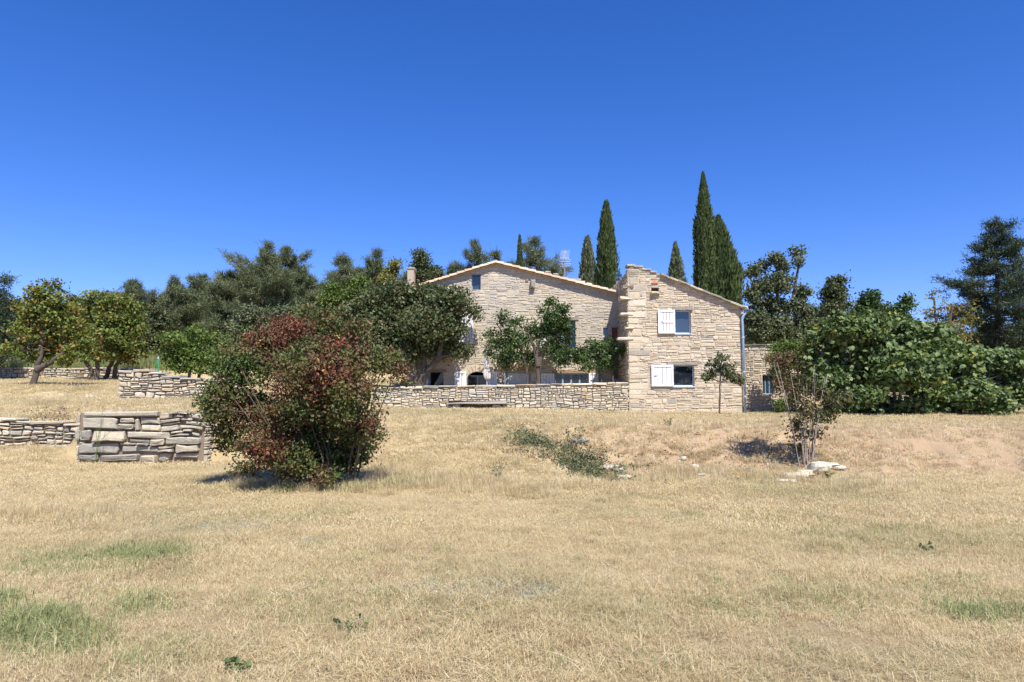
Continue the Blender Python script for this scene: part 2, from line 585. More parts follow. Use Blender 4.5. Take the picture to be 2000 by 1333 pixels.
def clip_poly(poly, conv):
    """Sutherland-Hodgman against a convex counter-clockwise polygon"""
    out = list(poly)
    for i in range(len(conv)):
        a, b = conv[i], conv[(i + 1) % len(conv)]
        inp, out = out, []
        if not inp: return []
        side = lambda p: (b[0] - a[0]) * (p[1] - a[1]) - (b[1] - a[1]) * (p[0] - a[0])
        for j in range(len(inp)):
            p, q = inp[j - 1], inp[j]
            sp, sq = side(p), side(q)
            if sq >= 0:
                if sp < 0:
                    t = sp / (sp - sq); out.append((p[0] + t * (q[0] - p[0]), p[1] + t * (q[1] - p[1])))
                out.append(q)
            elif sp >= 0:
                t = sp / (sp - sq); out.append((p[0] + t * (q[0] - p[0]), p[1] + t * (q[1] - p[1])))
    return out


def area(p):
    return 0.5 * sum(p[i - 1][0] * p[i][1] - p[i][0] * p[i - 1][1] for i in range(len(p)))


def layout(rng, u0, u1, v0, v1, hm, wm):
    """rubble: broad rough courses, each broken by irregular splits into stones of many sizes"""
    cells = []

    def cut(x0, y0, x1, y1, target):
        w, hh = x1 - x0, y1 - y0
        if w * hh < target or (hh < hm * 0.5 and w < wm * 1.3) or (w < wm * .5 and hh < hm * .8):
            cells.append((x0, y0, x1, y1)); return
        t = rng.uniform(0.30, 0.70)
        asp = w / hh
        if asp < rng.uniform(1.4, 4.0) and hh > 0.09:
            m = y0 + t * hh
            cut(x0, y0, x1, m, target * rng.uniform(.6, 1.5)); cut(x0, m, x1, y1, target * rng.uniform(.6, 1.5))
        else:
            m = x0 + t * w
            cut(x0, y0, m, y1, target * rng.uniform(.6, 1.5)); cut(m, y0, x1, y1, target * rng.uniform(.6, 1.5))

    v = v0
    while v < v1 - 0.02:
        hh = hm * rng.uniform(1.5, 2.6)
        if v + hh > v1 - hm * 0.8: hh = v1 - v
        u = u0 - rng.uniform(0, wm)
        while u < u1 - 0.02:
            w = wm * rng.uniform(1.5, 3.0)
            if u + w > u1 - wm * 0.6: w = u1 - u
            cut(max(u, u0), v, u + w, v + hh, hm * wm * rng.uniform(.26, .75))
            u += w
        v += hh
    return cells


_NL = _NT.tolist()


def vn(x, y):
    """scalar twin of vnoise"""
    xi = math.floor(x); yi = math.floor(y)
    fx = x - xi; fy = y - yi
    fx = fx * fx * (3 - 2 * fx); fy = fy * fy * (3 - 2 * fy)
    a = _NL[xi & 255]; b = _NL[(xi + 1) & 255]; y0 = yi & 255; y1 = (yi + 1) & 255
    return a[y0] * (1 - fx) * (1 - fy) + b[y0] * fx * (1 - fy) + a[y1] * (1 - fx) * fy + b[y1] * fx * fy - .5


def warp(u, v, seed, amp):
    return (u + amp * (2 * vn(u * 1.9 + seed, v * 2.3 + seed * 2) + .9 * vn(u * 6.1 + seed, v * 8.3)),
            v + amp * (1.8 * vn(u * 1.5 + seed * 3 + 11, v * 2.1 + 5) + 1.0 * vn(u * 5.3 + 3, v * 7.1 + seed)))


def stone_poly(rng, c, gap, seed, amp, rough):
    x0, y0, x1, y1 = c
    w, hh = x1 - x0, y1 - y0
    cr = min(w, hh) * rng.uniform(0.10, 0.28)
    g = gap / 2
    base = [(x0 + g + cr * rng.random(), y0 + g), ((x0 + x1) / 2 + w * rng.uniform(-.15, .15), y0 + g), (x1 - g - cr * rng.random(), y0 + g),
            (x1 - g, y0 + g + cr), (x1 - g, y1 - g - cr * rng.random()),
            (x1 - g - cr * rng.random(), y1 - g), ((x0 + x1) / 2 + w * rng.uniform(-.15, .15), y1 - g), (x0 + g + cr * rng.random(), y1 - g),
            (x0 + g, y1 - g - cr), (x0 + g, y0 + g + cr * rng.random())]
    j = min(rough, hh * 0.12, w * 0.12)
    cx, cy = (x0 + x1) / 2, (y0 + y1) / 2
    o = []
    for (a, b) in base:
        a += (cx - a) / (abs(cx - a) + 1e-6) * j * rng.random()
        b += (cy - b) / (abs(cy - b) + 1e-6) * j * rng.random()
        o.append(warp(a, b, seed, amp))
    return o


def stone_geo(mb, rng, poly, frame, proud, back, bev, tone):
    """one stone: side walls, bevel ring and a faceted front"""
    O, U, N = frame
    O = np.asarray(O, float); U = np.asarray(U, float); N = np.asarray(N, float)
    Z = np.array((0, 0, 1.0))
    p = np.array(poly)
    n = len(p)
    c = p.mean(0)
    ext = p.max(0) - p.min(0)
    s = 1 - np.minimum(0.42, 2 * bev / (ext + 1e-6))
    q = c + (p - c) * s
    W = lambda a, d: O + a[:, :1] * U + a[:, 1:2] * Z + np.asarray(d).reshape(-1, 1) * N
    tilt = np.array((rng.uniform(-1, 1), rng.uniform(-1, 1))) * proud * 0.5
    rel = (q - c) / (ext / 2 + 1e-6)
    d1 = np.full(n, proud - bev * 0.8)
    d2 = proud + rel @ tilt * 0.6 + np.array([rng.uniform(-1, 1) for _ in range(n)]) * bev * 0.35
    cen = c + np.array((rng.uniform(-.2, .2) * ext[0], rng.uniform(-.15, .15) * ext[1]))
    V = np.concatenate([W(p, np.full(n, -back)), W(p, d1), W(q, d2), W(cen.reshape(1, 2), [proud + bev * rng.uniform(-0.1, 0.5)])])
    i = np.arange(n); j = (i + 1) % n
    b = mb.n
    mb.add(V, np.concatenate([np.stack([i, j, n + j, n + i], 1), np.stack([n + i, n + j, 2 * n + j, 2 * n + i], 1)]), tone)
    mb.more(np.stack([2 * n + i, 2 * n + j, np.full(n, 3 * n)], 1), b, tone)


def face_stones(parent, rng, cells, frame, outline, m, gap=0.02, amp=0.02, proud=(0.02, 0.05), back=0.03, bev=0.015,
                tones=None, rough=0.02, limit=300, names=('stone', 'small_stones'), single=True):
    seed = rng.uniform(0, 50)
    st = []
    for ce in cells:
        po = stone_poly(rng, ce, gap, seed, amp, rough)
        if outline is not None:
            po = clip_poly(po, outline)
        if len(po) < 4: continue
        # merge points that are nearly coincident
        pp = [po[0]]
        for q in po[1:]:
            if math.hypot(q[0] - pp[-1][0], q[1] - pp[-1][1]) > 0.004: pp.append(q)
        a = area(pp)
        if len(pp) < 4 or a < 0.0012: continue
        st.append((a, pp))
    st.sort(key=lambda t: -t[0])
    rest = MB()
    for k, (a, pp) in enumerate(st):
        tone = tones(rng, a, pp) if tones else rng.random()
        pr = rng.uniform(*proud)
        if single and k < limit:
            mb = MB()
            stone_geo(mb, rng, pp, frame, pr, back, bev, tone)
            mb.build(names[0], m, parent)
        else:
            stone_geo(rest, rng, pp, frame, pr, back, bev, tone)
    if rest.n:
        rest.build(names[1], m, parent, kind="stuff")
    return len(st)


def core_wall(mb, u0, u1, v0, v1, openings, outline, frame, thick, tone=0.5):
    O, U, N = [np.asarray(a, float) for a in frame]
    Z = np.array((0, 0, 1.0))
    us = sorted({u0, u1, *[o[0] for o in openings], *[o[2] for o in openings]})
    vs = sorted({v0, v1, *[o[1] for o in openings], *[o[3] for o in openings]})
    us = [u for u in us if u0 <= u <= u1]; vs = [v for v in vs if v0 <= v <= v1]
    for a, b in zip(us[:-1], us[1:]):
        for c, d in zip(vs[:-1], vs[1:]):
            cx, cy = (a + b) / 2, (c + d) / 2
            if any(o[0] < cx < o[2] and o[1] < cy < o[3] for o in openings): continue
            po = [(a, c), (b, c), (b, d), (a, d)]
            if outline is not None: po = clip_poly(po, outline)
            if len(po) < 3: continue
            p = np.array(po); n = len(p)
            W = lambda dd: O + p[:, :1] * U + p[:, 1:2] * Z + dd * N
            b0 = mb.n
            i = np.arange(n); j = (i + 1) % n
            mb.add(np.concatenate([W(0), W(-thick)]), np.stack([i, i + n, j + n, j], 1), tone)
            mb.more([tuple(range(n))], b0, tone)
            mb.more([tuple(range(2 * n - 1, n - 1, -1))], b0, tone)


def opx(px0, py0, px1, py1, Y):
    a = P(px0, py1, Y); b = P(px1, py0, Y)
    return (a[0], a[2], b[0], b[2])


# ------------------------------------------------------------------ window, shutter, beam builders
def window(parent, op, Y, recess=0.16, m=M_BLUE, glass=M_GLASS, bars=0, fw=0.05, sill=False, transom=False):
    x0, z0, x1, z1 = op
    y = Y + recess
    f = MB()
    f.box(x0, x0 + fw, y, y + 0.05, z0, z1); f.box(x1 - fw, x1, y, y + 0.05, z0, z1)
    f.box(x0 + fw, x1 - fw, y + 0.002, y + 0.048, z1 - fw, z1); f.box(x0 + fw, x1 - fw, y + 0.002, y + 0.048, z0, z0 + fw)
    for k in range(bars):
        xc = x0 + (x1 - x0) * (k + 1) / (bars + 1)
        f.box(xc - fw * 0.5, xc + fw * 0.5, y + 0.004, y + 0.046, z0 + fw, z1 - fw)
    w = f.build("window", m, parent)
    g = MB(); g.box(x0 + fw * 0.6, x1 - fw * 0.6, y + 0.02, y + 0.028, z0 + fw * 0.6, z1 - fw * 0.6)
    g.build("pane", glass, w)
    if sill:
        s = MB(); s.box(x0 - 0.02, x1 + 0.02, Y - 0.06, Y + recess, z0 - 0.04, z0 - 0.001)
        s.build("sill", M_LBLUE, w)
    return w


def shutter(parent, px0, py0, px1, py1, Y, n=4, off=0.06, rails=True, label=None):
    x0, z0, x1, z1 = opx(px0, py0, px1, py1, Y)
    fr = MB()
    t = 0.022
    y1 = Y - off; y0 = y1 - t * 2
    b = min(0.085, (x1 - x0) * 0.16)
    fr.box(x0, x0 + b, y0, y1, z0, z1); fr.box(x1 - b, x1, y0, y1, z0, z1)
    fr.box(x0 + b, x1 - b, y0 + 0.002, y1, z0, z0 + b); fr.box(x0 + b, x1 - b, y0 + 0.002, y1, z1 - b, z1)
    if rails and (z1 - z0) > 0.9:
        zc = (z0 + z1) / 2
        fr.box(x0 + b, x1 - b, y0 + 0.002, y1, zc - b / 2, zc + b / 2)
    s = fr.build("shutter", M_WHITE, parent)
    if label: s['label'] = label
    w = (x1 - x0 - 2 * b) / n
    for k in range(n):
        q = MB()
        a = x0 + b + k * w
        q.box(a + 0.010, a + w - 0.010, y0 + 0.026, y1 + 0.001, z0 + b - 0.004, z1 - b + 0.004)
        q.build("plank", M_WHITE, s)
    la = MB(); zc = (z0 + z1) / 2
    la.box(x0 + b * 1.3, x0 + b * 1.3 + 0.11, y0 - 0.012, y0 + 0.02, zc - 0.009, zc + 0.009)
    la.build("latch", M_ZINC, s)
    hg = MB()
    for zz in (z0 + (z1 - z0) * .15, z1 - (z1 - z0) * .15):
        hg.box(x1 - 0.02, x1 + 0.03, y0 + 0.01, y1 + off - 0.005, zz - 0.015, zz + 0.015)
    hg.build("hinge", M_ZINC, s)
    return s


def rough_beam(parent, name, op, Y, m, proud=0.04, seed=0):
    rng = random.Random(seed)
    x0, z0, x1, z1 = op
    n = 8
    mb = MB(); V = []
    for i in range(n + 1):
        x = x0 + (x1 - x0) * i / n
        a = rng.uniform(-.01, .01); b = rng.uniform(-.012, .012); c = rng.uniform(-.012, .012)
        V += [(x, Y - proud + c, z0 + a), (x, Y + 0.18, z0 + a), (x, Y + 0.18, z1 + b), (x, Y - proud + c * 0.5, z1 + b)]
    Fa = []
    for i in range(n):
        for k in range(4):
            k2 = (k + 1) % 4
            Fa.append((i * 4 + k, (i + 1) * 4 + k, (i + 1) * 4 + k2, i * 4 + k2))
    mb.add(V, Fa); mb.more([(0, 1, 2, 3), (n * 4 + 3, n * 4 + 2, n * 4 + 1, n * 4)], 0)
    return mb.build(name, m, parent)


# ------------------------------------------------------------------ stone annex (right-hand gable building)
YA = 27.8
XL, XR = P(1228, 700, YA)[0], P(1448, 700, YA)[0]
annex = empty("stone_annex", ((XL + XR) / 2, YA, 0.85), "tall narrow limestone building with sloping stone slab roof and two open white shutters", "building")
ZB = 0.7
top = [P(1448, 600, YA)[[0, 2]], P(1300, 541, YA)[[0, 2]], P(1246, 520, YA)[[0, 2]], P(1236, 517, YA)[[0, 2]], P(1226, 526, YA)[[0, 2]]]
top[0][0] = XR; top[-1][0] = XL
outl = [(XL, ZB), (XR, ZB)] + [tuple(t) for t in top]
DEPA = 6.5
opA = [opx(1317, 606, 1349, 652, YA), opx(1314, 713, 1356, 755, YA), opx(1272, 562, 1287, 570, YA)]
fr_f = ((0, YA, 0), (1, 0, 0), (0, -1, 0))
cw = MB()
core_wall(cw, XL, XR, ZB, 7.5, opA, outl, fr_f, 0.5)
# side walls, back and inner dark
zL = outl[-1][1]; zR = top[0][1]
zpeak = top[3][1]
cw.box(XR - 0.5, XR - 0.001, YA + 0.5, YA + DEPA, ZB, zR - 0.02)
cw.box(XL + 0.001, XL + 0.5, YA + 0.5, YA + DEPA, ZB, zL - 0.1)
V = [(a, YA + DEPA, b) for a, b in outl] + [(a, YA + DEPA - 0.4, b) for a, b in outl]
n = len(outl)
b0 = cw.n
cw.add(V, [(i, (i + 1) % n, n + (i + 1) % n, n + i) for i in range(n)])
cw.more([tuple(range(n - 1, -1, -1)), tuple(range(n, 2 * n))], b0)
cw.build("wall", M_MORTAR, annex)
rng = random.Random(11)
cells = layout(rng, XL, XR, ZB, 7.4, 0.21, 0.46)
ops = list(opA)
lintA1 = opx(1314, 600, 1353, 606, YA); lintA2 = opx(1303, 708, 1363, 713, YA)
ledge = opx(1270, 570, 1289, 575, YA); redt = opx(1271, 547, 1285, 554, YA)
for o in ops + [lintA1, lintA2, ledge, redt]:
    cells = rect_minus(cells, o)
# long quoins up the left-hand corner
q = []
z = ZB
k = 0
while z < 6.3:
    hh = rng.uniform(0.13, 0.32); wq = 0.45 if k % 2 else 0.75
    q.append((XL, z, XL + wq * rng.uniform(0.85, 1.15), z + hh)); z += hh; k += 1
for o in q: cells = rect_minus(cells, o)
cells += q


def tones_annex(r, a, pp):
    zc = pp[0][1]
    if zc > 6.2 and r.random() < 0.6: return r.uniform(0.85, 1)
    t = r.random()
    return t * 0.85 if r.random() < 0.86 else r.uniform(0.85, 1.0)


nst = face_stones(annex, rng, cells, fr_f, outl, M_ANNEX, gap=0.016, amp=0.042, proud=(0.006, 0.030), bev=0.012, tones=tones_annex, rough=0.03)
# left return wall of the annex (faces -X) and right side (faces +X)
fr_l = ((XL, YA, 0), (0, 1, 0), (-1, 0, 0))
c2 = layout(random.Random(12), 0.0, DEPA, ZB, zL - 0.1, 0.32, 0.5)
face_stones(annex, random.Random(13), c2, fr_l, None, M_ANNEX, gap=0.018, amp=0.03, proud=(0.015, 0.05), bev=0.014, tones=tones_annex, single=False, names=('stone', 'side_wall_stones'))
fr_r = ((XR, YA, 0), (0, 1, 0), (1, 0, 0))
c2 = layout(random.Random(14), 0.0, DEPA, ZB, zR - 0.05, 0.32, 0.5)
face_stones(annex, random.Random(15), c2, fr_r, None, M_ANNEX, gap=0.018, amp=0.03, proud=(0.015, 0.05), bev=0.014, tones=tones_annex, single=False, names=('stone', 'end_wall_stones'))
# through stones sticking out of the left corner
for i, (py, w) in enumerate(((583, 0.34), (614, 0.30), (641, 0.12), (662, 0.42), (560, 0.2))):
    p = P(1226, py, YA)
    mb = MB()
    fr = ((p[0] - w, YA + 0.28, 0), (1, 0, 0), (0, -1, 0))
    po = stone_poly(rng, (0, p[2] - 0.06, w + 0.25, p[2] + 0.07), 0, 3.1 * i, 0.01, 0.03)
    stone_geo(mb, rng, po, fr, 0.27 + 0.05, 0.1, 0.03, 0.55)
    mb.build("projecting_stone", M_ANNEX, annex)
window(annex, opA[0], YA, 0.13, M_LBLUE, M_GLASSB, sill=True)
window(annex, opA[1], YA, 0.13, M_LBLUE, M_GLASS, sill=True)
shutter(annex, 1285, 606, 1317, 652, YA)
shutter(annex, 1272, 713, 1314, 755, YA)
rough_beam(annex, "lintel", lintA1, YA, M_OLDWOOD, 0.07, 1)
rough_beam(annex, "lintel", lintA2, YA, M_OLDWOOD, 0.05, 2)
# pigeon hole, its inner shade painted as a dark box
mb = MB(); x0, z0, x1, z1 = opA[2]; mb.box(x0, x1, YA + 0.3, YA + 0.4, z0, z1); mb.build("pigeon_hole", M_DARKIN, annex)
mb = MB(); po = stone_poly(rng, ledge, 0, 2, 0.005, 0.01); stone_geo(mb, rng, po, fr_f, 0.16, 0.05, 0.02, 0.1); mb.build("ledge", M_ANNEX, annex)
mb = MB(); x0, z0, x1, z1 = redt
mb.add([(x0, YA - .06, z0), (x1, YA - .06, z0), ((x0 + x1) / 2, YA - .06, z1), (x0, YA + .1, z0), (x1, YA + .1, z0), ((x0 + x1) / 2, YA + .1, z1)], [(0, 1, 2), (5, 4, 3)])
mb.more([(0, 3, 4, 1), (1, 4, 5, 2), (2, 5, 3, 0)], mb.n - 6)
mb.build("clay_tile_niche", M_TERRA, annex)
# roof: deck, stone slabs on the verge, ragged top stones
rp = [(1452, 601), (1300, 540), (1246, 519)]
dk = MB()
A1 = P(1458, 604, YA); A2 = P(1240, 517, YA)
sl = (A2[2] - A1[2]) / (A2[0] - A1[0])
x1_, x0_ = XR + 0.18, XL + 0.3
zt = lambda x: A1[2] + (x - A1[0]) * sl
dk.add([(x0_, YA + .1, zt(x0_)), (x1_, YA + .1, zt(x1_)), (x1_, YA + DEPA, zt(x1_)), (x0_, YA + DEPA, zt(x0_)),
        (x0_, YA + .1, zt(x0_) - .07), (x1_, YA + .1, zt(x1_) - .07), (x1_, YA + DEPA, zt(x1_) - .07), (x0_, YA + DEPA, zt(x0_) - .07)],
       [(0, 1, 2, 3), (7, 6, 5, 4), (0, 4, 5, 1), (1, 5, 6, 2), (2, 6, 7, 3), (3, 7, 4, 0)], 0.7)
roofA = dk.build("roof", M_GREYST, annex)
x = P(1292, 540, YA)[0]
k = 0
while x < XR + 0.12:
    w = rng.uniform(0.34, 0.6)
    for row in range(7):
        yy = YA - 0.22 + row * 0.9 + (rng.uniform(-.05, .04) if row == 0 else 0)
        mb = MB()
        th = rng.uniform(0.05, 0.085)
        xa, xb = x - 0.04, min(x + w + 0.06, XR + 0.24)
        ta = zt(xa) + 0.03 + rng.uniform(0, .02); tb = zt(xb) + 0.03 + rng.uniform(-.015, .015)
        lift = 0.02
        ye = yy + 0.95
        nn = 4
        Vt = []
        for ii in range(nn + 1):
            f_ = ii / nn
            xx = xa + (xb - xa) * f_; zz = ta + (tb - ta) * f_ + rng.uniform(-.008, .008)
            yj = yy + rng.uniform(-.03, .03)
            Vt += [(xx, yj, zz), (xx, yj, zz - th), (xx, ye, zz - th + lift), (xx, ye, zz + lift)]
        Fa = []
        for ii in range(nn):
            for kk in range(4):
                k2 = (kk + 1) % 4
                Fa.append((ii * 4 + kk, ii * 4 + k2, (ii + 1) * 4 + k2, (ii + 1) * 4 + kk))
        mb.add(Vt, Fa, rng.random()); mb.more([(3, 2, 1, 0), (nn * 4, nn * 4 + 1, nn * 4 + 2, nn * 4 + 3)], 0, 0.6)
        mb.build("roof_slab", M_GREYST, roofA)
    x += w * 0.93
    k += 1
for (px, py, w, hh) in ((1232, 519, .35, .1), (1247, 521, .4, .09), (1262, 527, .35, .08), (1276, 532, .3, .08), (1290, 538, .34, .07)):
    p = P(px, py, YA)
    mb = MB(); po = stone_poly(rng, (p[0] - w / 2, p[2] - hh * .5, p[0] + w / 2, p[2] + hh * .5), 0, px * .1, 0.02, 0.03)
    stone_geo(mb, rng, po, fr_f, 0.06, 0.45, 0.025, 0.95); mb.build("coping_stone", M_ANNEX, annex)
# gutter and downpipe
gz = P(1452, 602, YA)
mb = MB()
V = []
ns = 8
for yy in (YA - 0.22, YA + DEPA):
    for r_ in (0.085, 0.075):
        for i in range(ns + 1):
            th = math.pi * i / ns
            V.append((gz[0] + 0.05 - r_ * math.cos(th), yy, gz[2] - 0.02 - r_ * math.sin(th)))
m_ = ns + 1
Fa = []
for i in range(ns):
    Fa.append((i, i + 1, 2 * m_ + i + 1, 2 * m_ + i)); Fa.append((m_ + i + 1, m_ + i, 3 * m_ + i, 3 * m_ + i + 1)); Fa.append((i + 1, i, m_ + i, m_ + i + 1))
mb.add(V, Fa)
mb.more([tuple(range(m_))], 0)
gut = mb.build("gutter", M_ZINCL, annex)
mb = MB()
gx = gz[0] + 0.05
xb_ = XR + 0.04
mb.tube([(gx, YA - .1, gz[2] - .09), (gx, YA - .1, gz[2] - .2), (gx - .12, YA - .1, gz[2] - .36), (xb_ + .0, YA - .1, gz[2] - .5), (xb_ + .01, YA - .1, gz[2] - .8), (xb_ + .03, YA - .1, h0(XR, YA - .1) - .05)], [.05] * 6, 10)
dp = mb.build("downpipe", M_ZINC, annex, smooth=True)
for zz in (5.0, 4.0, 2.6, 1.6):
    mb = MB(); mb.tube([(xb_ + .01 + (5.0 - zz) * 0.006, YA - .1, zz - .03), (xb_ + .01 + (5.0 - zz) * 0.006, YA - .1, zz + .03)], [.062, .062], 10)
    mb.build("pipe_clip", M_ZINCL, dp)

# ------------------------------------------------------------------ main house
YH = 30.3
HX0, HX1 = P(797, 600, YH)[0], P(1215, 600, YH)[0]
HB = 1.5
house = empty("stone_farmhouse", ((HX0 + HX1) / 2, YH, 1.7), "wide old limestone farmhouse gable with clay tile verge and small high window", "building")
pk = P(968, 517, YH); er = P(1208, 577, YH); el = P(797, 570, YH)
zat = lambda x: pk[2] + (x - pk[0]) * ((er[2] - pk[2]) / (er[0] - pk[0]) if x > pk[0] else (el[2] - pk[2]) / (el[0] - pk[0]))
outH = [(HX0, HB), (HX1, HB), (HX1, zat(HX1)), (pk[0], pk[2]), (HX0, zat(HX0))]
O1 = opx(921, 536, 939, 566, YH)        # high window
O2 = opx(868, 612, 897, 671, YH)        # upper opening behind the oak
O3 = opx(1072, 626, 1124, 690, YH)      # upper window behind terrace tree
O4 = opx(1178, 640, 1187, 656, YH)
O5 = opx(838, 726, 866, 760, YH)
O6 = opx(912, 726, 952, 764, YH)        # arched doorway
O7 = opx(987, 725, 1036, 752, YH)
O8 = opx(1083, 729, 1149, 755, YH)
O9 = opx(1196, 640, 1212, 740, YH)      # shadowed door near the annex
opH = [O1, O2, O3, O4, O5, O6, O7, O8, O9]
DEPH = 9.0
fr_h = ((0, YH, 0), (1, 0, 0), (0, -1, 0))
cw = MB()
core_wall(cw, HX0, HX1, HB, 8, opH, outH, fr_h, 0.45)
cw.box(HX0 + .001, HX0 + 0.45, YH + .45, YH + DEPH, HB, zat(HX0) - .02)
cw.box(HX1 - .45, HX1 - .001, YH + .45, YH + DEPH, HB, zat(HX1) - .02)
V = [(a, YH + DEPH, b) for a, b in outH] + [(a, YH + DEPH - 0.4, b) for a, b in outH]
n = 5; b0 = cw.n
cw.add(V, [(i, (i + 1) % n, n + (i + 1) % n, n + i) for i in range(n)])
cw.more([tuple(range(n - 1, -1, -1)), tuple(range(n, 2 * n))], b0)
cw.build("wall", M_MORTAR2, house)
rng = random.Random(21)
cells = layout(rng, HX0, HX1, HB, 7.7, 0.20, 0.50)
L5 = opx(832, 722, 872, 727, YH); L7 = opx(978, 716, 1042, 725, YH); L8 = opx(1078, 724, 1170, 729.5, YH)
for o in opH + [L5, L7, L8, opx(1108, 620, 1130, 626, YH)]:
    cells = rect_minus(cells, o)
# space for the arch stones
ax0, az0, ax1, az1 = O6
for o in [(ax0 - .2, az1 - 0.25, ax1 + .2, az1 + .3)]:
    cells = rect_minus(cells, o)


def tones_house(r, a, pp):
    return min(1, max(0, r.gauss(0.45, 0.3)))


face_stones(house, rng, cells, fr_h, outH, M_HOUSE, gap=0.010, amp=0.045, proud=(0.004, 0.022), bev=0.012, tones=tones_house, rough=0.028)
for fr, L, zt_, nm in ((((HX0, YH, 0), (0, 1, 0), (-1, 0, 0)), DEPH, zat(HX0) - .05, 'side_wall_stones'),):
    c2 = layout(random.Random(22), 0.0, L, HB, zt_, 0.3, 0.5)
    face_stones(house, random.Random(23), c2, fr, None, M_HOUSE, gap=0.016, amp=0.03, proud=(0.01, 0.03), bev=0.012, tones=tones_house, single=False, names=('stone', nm))
# arch over the doorway
cxA = (ax0 + ax1) / 2; half = (ax1 - ax0) / 2
rise = 0.24; R = (half * half + rise * rise) / (2 * rise); cz = az1 - R
mb = MB(); V = []; nn = 12
for i in range(nn + 1):
    x = ax0 + (ax1 - ax0) * i / nn
    z = cz + math.sqrt(max(0, R * R - (x - cxA) ** 2)) - 0.01
    for yy in (YH + .001, YH + .40):
        V += [(x, yy, z), (x, yy, az1 + .02)]
Fa = []
for i in range(nn):
    a = i * 4; b = a + 4
    Fa += [(a, b, b + 1, a + 1), (a + 2, a + 3, b + 3, b + 2), (a, a + 2, b + 2, b)]
mb.add(V, Fa); mb.build("arch_soffit", M_MORTAR2, house)
th0 = math.asin(min(1, (half + 0.02) / R))
nv = 9
for i in range(nv):
    a0 = -th0 + 2 * th0 * i / nv; a1 = -th0 + 2 * th0 * (i + 1) / nv
    r0 = R - 0.005; r1 = R + rng.uniform(0.22, 0.34)
    g_ = 0.008 / R
    po = [(cxA + r0 * math.sin(a0 + g_), cz + r0 * math.cos(a0 + g_)), (cxA + r0 * math.sin(a1 - g_), cz + r0 * math.cos(a1 - g_)),
          (cxA + r1 * math.sin(a1 - g_), cz + r1 * math.cos(a1 - g_)), (cxA + r1 * math.sin(a0 + g_), cz + r1 * math.cos(a0 + g_))]
    mb = MB(); stone_geo(mb, rng, po, fr_h, 0.025, 0.05, 0.01, rng.uniform(0, .5)); mb.build("arch_stone", M_ANNEX, house)
window(house, O1, YH, 0.2, M_BLUE, M_GLASSB, fw=.035)
window(house, O2, YH, 0.2, M_BLUE, M_GLASS, bars=1)
window(house, O3, YH, 0.2, M_BLUE, M_GLASS, bars=1)
window(house, O4, YH, 0.15, M_BLUE, M_GLASSB, fw=.025)
window(house, O5, YH, 0.3, M_BLUE, M_GLASS, fw=.03)
window(house, (ax0, az0, ax1, az1 - .16), YH, 0.41, M_BLUE, M_GLASS, fw=.04, bars=1)
window(house, O7, YH, 0.10, M_BLUE, M_GLASS, fw=.08)
window(house, O8, YH, 0.12, M_BLUE, M_GLASS, bars=3, fw=.07)
mb = MB(); x0, z0, x1, z1 = O7
nn = 40; V = []
for i in range(nn + 1):
    x = x0 + .1 + (x1 - x0 - .2) * i / nn
    y = YH + 0.085 + 0.012 * math.sin(i * 1.7)
    V += [(x, y, z0 + .05), (x, y, z1 - .1)]
mb.add(V, [(2 * i, 2 * i + 2, 2 * i + 3, 2 * i + 1) for i in range(nn)]); mb.build("curtain", M_CURTAIN, house)
mb = MB(); x0, z0, x1, z1 = O9; mb.box(x0, x1, YH + .25, YH + .3, z0, z1)
mb.build("door", M_BROWNWOOD, house)
mb = MB(); mb.box(x0 + .02, x1 - .02, YH + .18, YH + .22, P(1200, 658, YH)[2], z1 - .1); mb.build("door_awning", M_RED, house)
rough_beam(house, "lintel", L5, YH, M_BROWNWOOD, 0.05, 3)
rough_beam(house, "lintel", L7, YH, M_BROWNWOOD, 0.04, 4)
rough_beam(house, "lintel", L8, YH, M_BROWNWOOD, 0.05, 5)
rough_beam(house, "lintel", opx(1108, 620, 1130, 626, YH), YH, M_OLDWOOD, 0.04, 6)
shutter(house, 897, 612, 925, 672, YH, 4)
shutter(house, 840, 612, 867, 672, YH, 4)
shutter(house, 1050, 640, 1071, 690, YH, 3)
shutter(house, 888, 726, 911, 760, YH, 3)
shutter(house, 954, 726, 971, 760, YH, 3)
shutter(house, 810, 727, 837, 762, YH, 3)
shutter(house, 1057, 730, 1082, 756, YH, 3)
shutter(house, 1150, 729, 1168, 756, YH, 3)
# stone jutting out of the gable
p = P(1040, 556, YH)
mb = MB(); po = stone_poly(rng, (p[0] - .12, p[2] - .2, p[0] + .12, p[2] + .2), 0, 4, .02, .05); stone_geo(mb, rng, po, fr_h, .22, .05, .05, .9); mb.build("projecting_stone", M_GREYST, house)
p = P(1031, 548, YH)
mb = MB(); mb.box(p[0] - .1, p[0] + .02, YH - .06, YH + .05, p[2] - .05, p[2] + .06); mb.build("beam_end", M_BROWNWOOD, house)

# canal tiles
def canal(mb, p0, p1, w0, w1, up, tone, convex=True, th=0.015):
    """half-round tapered tile from p0 (low end) to p1 (high end)"""
    p0 = np.asarray(p0, float); p1 = np.asarray(p1, float)
    d = p1 - p0; d /= np.linalg.norm(d)
    s_ = np.cross(d, up); s_ /= np.linalg.norm(s_)
    V = []; ns = 5
    for (p, w) in ((p0, w0), (p1, w1)):
        for rr in (w, w - th):
            for i in range(ns + 1):
                t = math.pi * i / ns
                V.append(p + s_ * rr * math.cos(t) + up * rr * math.sin(t) * 0.8 * (1 if convex else -1))
    m_ = ns + 1
    Fa = []
    for i in range(ns):
        Fa += [(i, i + 1, 2 * m_ + i + 1, 2 * m_ + i), (m_ + i + 1, m_ + i, 3 * m_ + i, 3 * m_ + i + 1), (i + 1, i, m_ + i, m_ + i + 1)]
    mb.add(V, Fa, tone)


